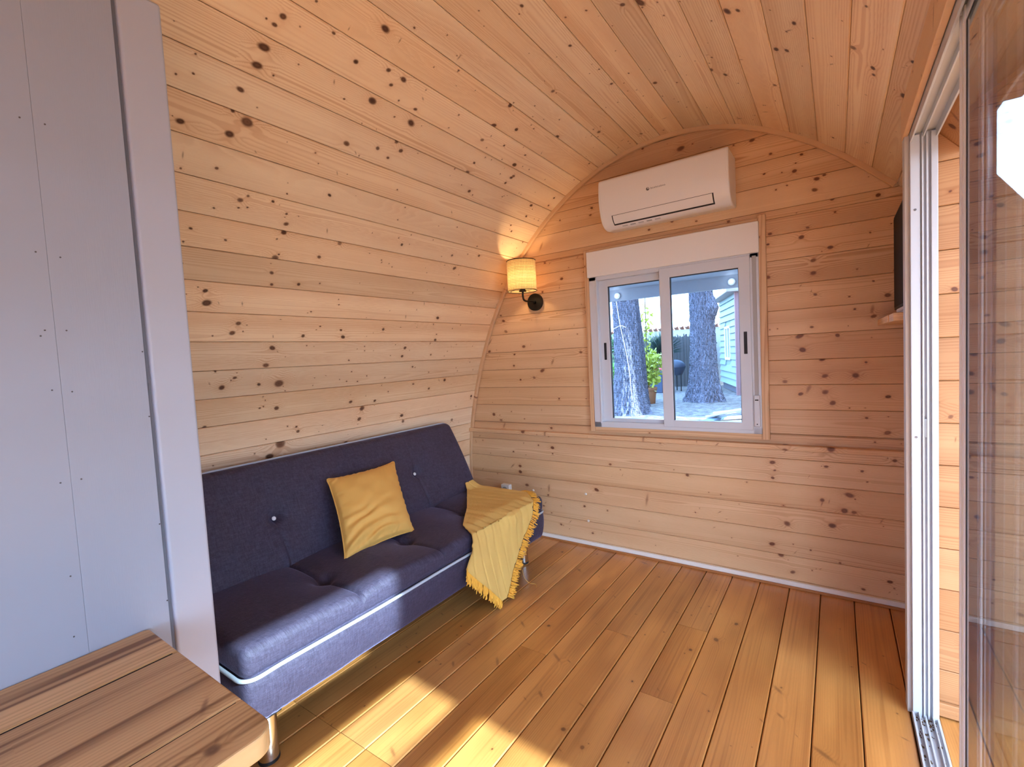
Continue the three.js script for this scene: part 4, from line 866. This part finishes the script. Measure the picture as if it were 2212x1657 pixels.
{
  const r = rng(131);
  pot('plant_pot', 'brown clay pot in front, right of the left pine trunk', -3.98, -11.9, 0.19, 0.42, srgb(150, 100, 66));
  pot('plant_pot', 'orange clay pot half hidden behind the left pine trunk', -4.42, -12.6, 0.2, 0.44, srgb(196, 110, 84));
  pot('plant_pot', 'orange clay pot at the left edge of the left window pane', -4.92, -11.9, 0.16, 0.36, srgb(196, 110, 84));
  const p = thing('potted_shrub', 'tall yellow green shrub growing from the clay pots outside', 'plant', [-4.05, GY + 0.36, -12.0]);
  const stems = [], tops = [];
  for (let i = 0; i < 6; i++) { const a = r() * 6, h = i === 0 ? 2.35 : 0.7 + r() * 0.9, e = [Math.cos(a) * 0.28 * (i ? 1 : 0.2), h, Math.sin(a) * 0.28 * (i ? 1 : 0.2)]; tops.push(e); stems.push(tube([[0, 0, 0], [e[0] * 0.3, h * 0.5, e[2] * 0.3], e], 0.012, 12, 5)); }
  part('stems', stems, std({ color: srgb(96, 92, 62), roughness: 0.9 }), p);
  part('leaves', leaves(r, 620, (q) => { const t = tops[Math.floor(q() * 6)], k = Math.pow(q(), 0.7) * (t[1] > 2 ? 0.55 + 0.45 * q() : 1), s = t[1] > 1.8 ? 0.14 : 0.30; return [t[0] * k + (q() - 0.5) * s * 2, 0.1 + t[1] * k + (q() - 0.5) * s, t[2] * k + (q() - 0.5) * s * 2]; }, 0.12), leafMat(srgb(176, 184, 62)), p, 'stuff');
  const q2 = thing('potted_shrub', 'small bright green plant at the left edge of the window view', 'plant', [-4.92, GY + 0.3, -11.9]);
  part('stems', [tube([[0, 0, 0], [0.02, 0.3, 0], [0.05, 0.6, 0]], 0.01, 8, 5)], std({ color: srgb(96, 92, 62), roughness: 0.9 }), q2);
  part('leaves', leaves(r, 160, (q) => [(q() - 0.5) * 0.4, 0.1 + q() * 0.65, (q() - 0.5) * 0.4], 0.12), leafMat(srgb(120, 176, 70)), q2, 'stuff');
  const b = thing('dark_bush', 'dark green spiky bush in front of the reed fence', 'bush', [-5.0, GY, -16.3]);
  const sp = []; for (let i = 0; i < 420; i++) { const a = r() * 6.28, el = r() * 1.5, l = 0.5 + 0.45 * r(), g = new THREE.ConeGeometry(0.018, l, 4); g.translate(0, l / 2, 0); g.rotateZ(Math.PI / 2 - el); g.rotateY(a); g.translate(0, 1.25, 0); sp.push(g); }
  part('fronds', sp, std({ color: srgb(38, 62, 52), roughness: 0.9 }), b, 'stuff');
  part('stem', cyl(0.07, 0.1, 1.3, 0, 0.65, 0, 10), std({ color: srgb(70, 60, 50), roughness: 0.9 }), b);
  const iv = thing('climbing_plant', 'green climbing plant on the fence at the far left of the window view', 'plant', [-6.2, GY, -15.5]);
  part('leaves', leaves(r, 420, (q) => [(q() - 0.5) * 0.9, 0.3 + q() * 1.7, (q() - 0.5) * 0.4], 0.16), leafMat(srgb(96, 132, 84)), iv, 'stuff');
  part('stem', tube([[0, 0, 0], [0.1, 0.8, 0], [-0.05, 1.9, 0]], 0.03, 10, 6), std({ color: srgb(80, 66, 50), roughness: 0.9 }), iv);
}
{
  // covered barbecue, crates, tubes of pale pipe
  const g = thing('barbecue', 'dark covered barbecue between the two window panes in front of the fence', 'barbecue', [-4.35, GY, -15.6]);
  const lid = new THREE.SphereGeometry(0.34, 24, 12, 0, 6.284, 0, Math.PI / 2); lid.scale(1, 0.7, 0.75); lid.translate(0, 0.78, 0);
  part('lid', lid, std({ color: srgb(40, 46, 60), roughness: 0.6 }), g);
  part('bowl', cyl(0.34, 0.22, 0.26, 0, 0.65, 0, 20), std({ color: srgb(52, 58, 72), roughness: 0.6 }), g);
  for (const [x, z] of [[-0.22, 0.14], [0.22, 0.14], [0, -0.18]]) part('leg', cyl(0.018, 0.018, 0.56, x, 0.28, z, 8), blackMat, g);
  const k = thing('storage_crate', 'dark blue storage crate beside the yellow green shrub', 'crate', [-4.75, GY, -15.0]);
  part('tub', box(-0.22, 0.22, 0, 0.72, -0.2, 0.2, 0.02), std({ color: srgb(48, 60, 82), roughness: 0.6 }), k);
  part('lid', box(-0.24, 0.24, 0.72, 0.78, -0.22, 0.22, 0.02), std({ color: srgb(196, 60, 70), roughness: 0.6 }), k);
  const h = std({ color: srgb(226, 226, 224), roughness: 0.6 });
  const c1 = thing('washing_line', 'thin white cord tied round the left pine trunk', 'cord', [-3.93, 1.6, -9.9]);
  part('cord', tube([[-0.25, 0.13, 0.34], [0, 0.14, 0.36], [0.16, 0.20, 0.33], [0.24, 0.16, 0.25]], 0.0045, 24, 6), h, c1);
  part('hanging_cord', tube([[0.05, 0.95, 0.32], [0.16, 0.20, 0.35], [0.30, -0.55, 0.37], [0.42, -1.35, 0.5]], 0.0045, 30, 6), h, c1);
  const pl = thing('board_pile', 'loose pale boards on the ground at the lower right of the right window pane', 'boards', [-1.72, GY, -9.4]);
  const wm = std({ color: srgb(176, 176, 180), roughness: 0.8 });
  [[0, 0.03, 0, 0.5], [0.1, 0.08, 0.3, -0.5], [-0.2, 0.03, 0.4, 1.25], [0.12, 0.13, -0.3, 0.9]].forEach(([x, y, z, a], i) => { const b = box(-0.45, 0.45, -0.02, 0.02, -0.09, 0.09, 0.004); b.rotateZ(i === 1 ? 0.25 : 0.03); b.rotateY(a); b.translate(x, y + (i === 1 ? 0.1 : 0), z); part('board', b, i === 2 ? std({ color: srgb(70, 92, 110), roughness: 0.7 }) : wm, pl); });
}
{
  // mobile home with pale lap siding, its corner post and window
  const near = V3(-2.26, GY, -14.2), farp = V3(-3.2, GY, -16.9), dir = farp.clone().sub(near), len = dir.length(); dir.normalize();
  const o = thing('mobile_home', 'pale green mobile home with lap siding at the right of the window view', 'building', near.toArray(), Math.atan2(-dir.z, dir.x));
  // local x runs along the wall to the far end, local z outwards to the left
  const sm = std({ color: srgb(140, 156, 150), roughness: 0.7 }), H = 2.85, e = 0.19;
  const L = (y) => y < 2.3 ? len : len;
  part('wall', box(0, len, 0.2, H, 0.03, 2.4, 0.01), sm, o);
  for (let y = 0.22, i = 0; y < H - 0.02; y += e, i++) {
    const y1 = Math.min(H, y + e), holes = y1 > 0.95 && y < 1.95 ? [[0, 0.95], [1.85, len]] : [[0, len]];
    for (const [a, b] of holes) { const g = plainBox(a, b, y, y1 + 0.01, -0.035, 0.03); const p = g.attributes.position; for (let q = 0; q < p.count; q++) if (p.getY(q) > y + 0.05 && p.getZ(q) < 0) p.setZ(q, 0.02); g.computeVertexNormals(); part('siding_board', g, sm, o); }
  }
  const wm = std({ color: srgb(238, 240, 238), roughness: 0.5 });
  const wf = part('window_frame', [box(0.95, 1.85, 0.95, 1.02, -0.03, 0.03), box(0.95, 1.85, 1.9, 1.97, -0.03, 0.03), box(0.95, 1.02, 0.95, 1.97, -0.03, 0.03), box(1.78, 1.85, 0.95, 1.97, -0.03, 0.03), box(1.37, 1.43, 0.95, 1.97, -0.03, 0.03)], wm, o);
  part('pane', plainBox(1.0, 1.8, 1.0, 1.92, 0.0, 0.008), std({ color: srgb(80, 90, 120), roughness: 0.15 }), wf);
  const roof = std({ color: srgb(170, 158, 154), roughness: 0.7 });
  part('roof_edge', box(-0.25, len + 0.2, H - 0.02, H + 0.12, -0.28, 2.6, 0.02), roof, o);
  part('corner_post', box(-0.11, 0.0, -0.05, H, -0.05, 0.12, 0.01), std({ color: srgb(150, 110, 110), roughness: 0.7 }), o);
  part('skirt', box(0, len, 0, 0.2, 0.06, 2.3, 0.01), std({ color: srgb(96, 96, 104), roughness: 0.9 }), o);
}
{
  // unseen cabin across from the door, added to block the sun
  const o = structure('added_cabin'); o.position.set(2.7, GY, -0.96);
  const m = std({ map: backTex, roughness: 0.7 });
  part('wall', plainBox(0.03, 2.4, 0, 6.0, -7, -0.03), backing, o);
  for (let k = 0; k < 40; k++) { const b = part('siding_board', boardGeo(0.15, 7, 0.03, 0.004, (s, z) => [z / 2.7 + k * 0.3, (((k * 3) % 20) + 0.02 + 0.96 * s) / 20]), m, o); b.quaternion.setFromRotationMatrix(new THREE.Matrix4().makeBasis(V3(0, 1, 0), V3(-1, 0, 0), V3(0, 0, 1))); b.position.set(0, k * 0.15, -7); }
  part('roof', [box(-0.06, 2.6, 6.0, 6.12, -7.2, 0.0, 0.02)], std({ color: srgb(140, 84, 64), roughness: 0.8 }), o);
}
{
  // unseen tall shed, added so that its shadow lies over the trees
  const o = structure('added_shed'); o.position.set(0.1, GY, -11.8);
  const m = std({ map: backTex, roughness: 0.7 });
  part('wall', plainBox(-0.3, 1.3, 0, 5.2, -2.3, 2.3), m, o);
  part('roof', [box(-0.45, 1.45, 5.2, 5.3, -2.45, 2.45, 0.02)], std({ color: srgb(140, 84, 64), roughness: 0.8 }), o);
}

renderer.render(scene, camera);
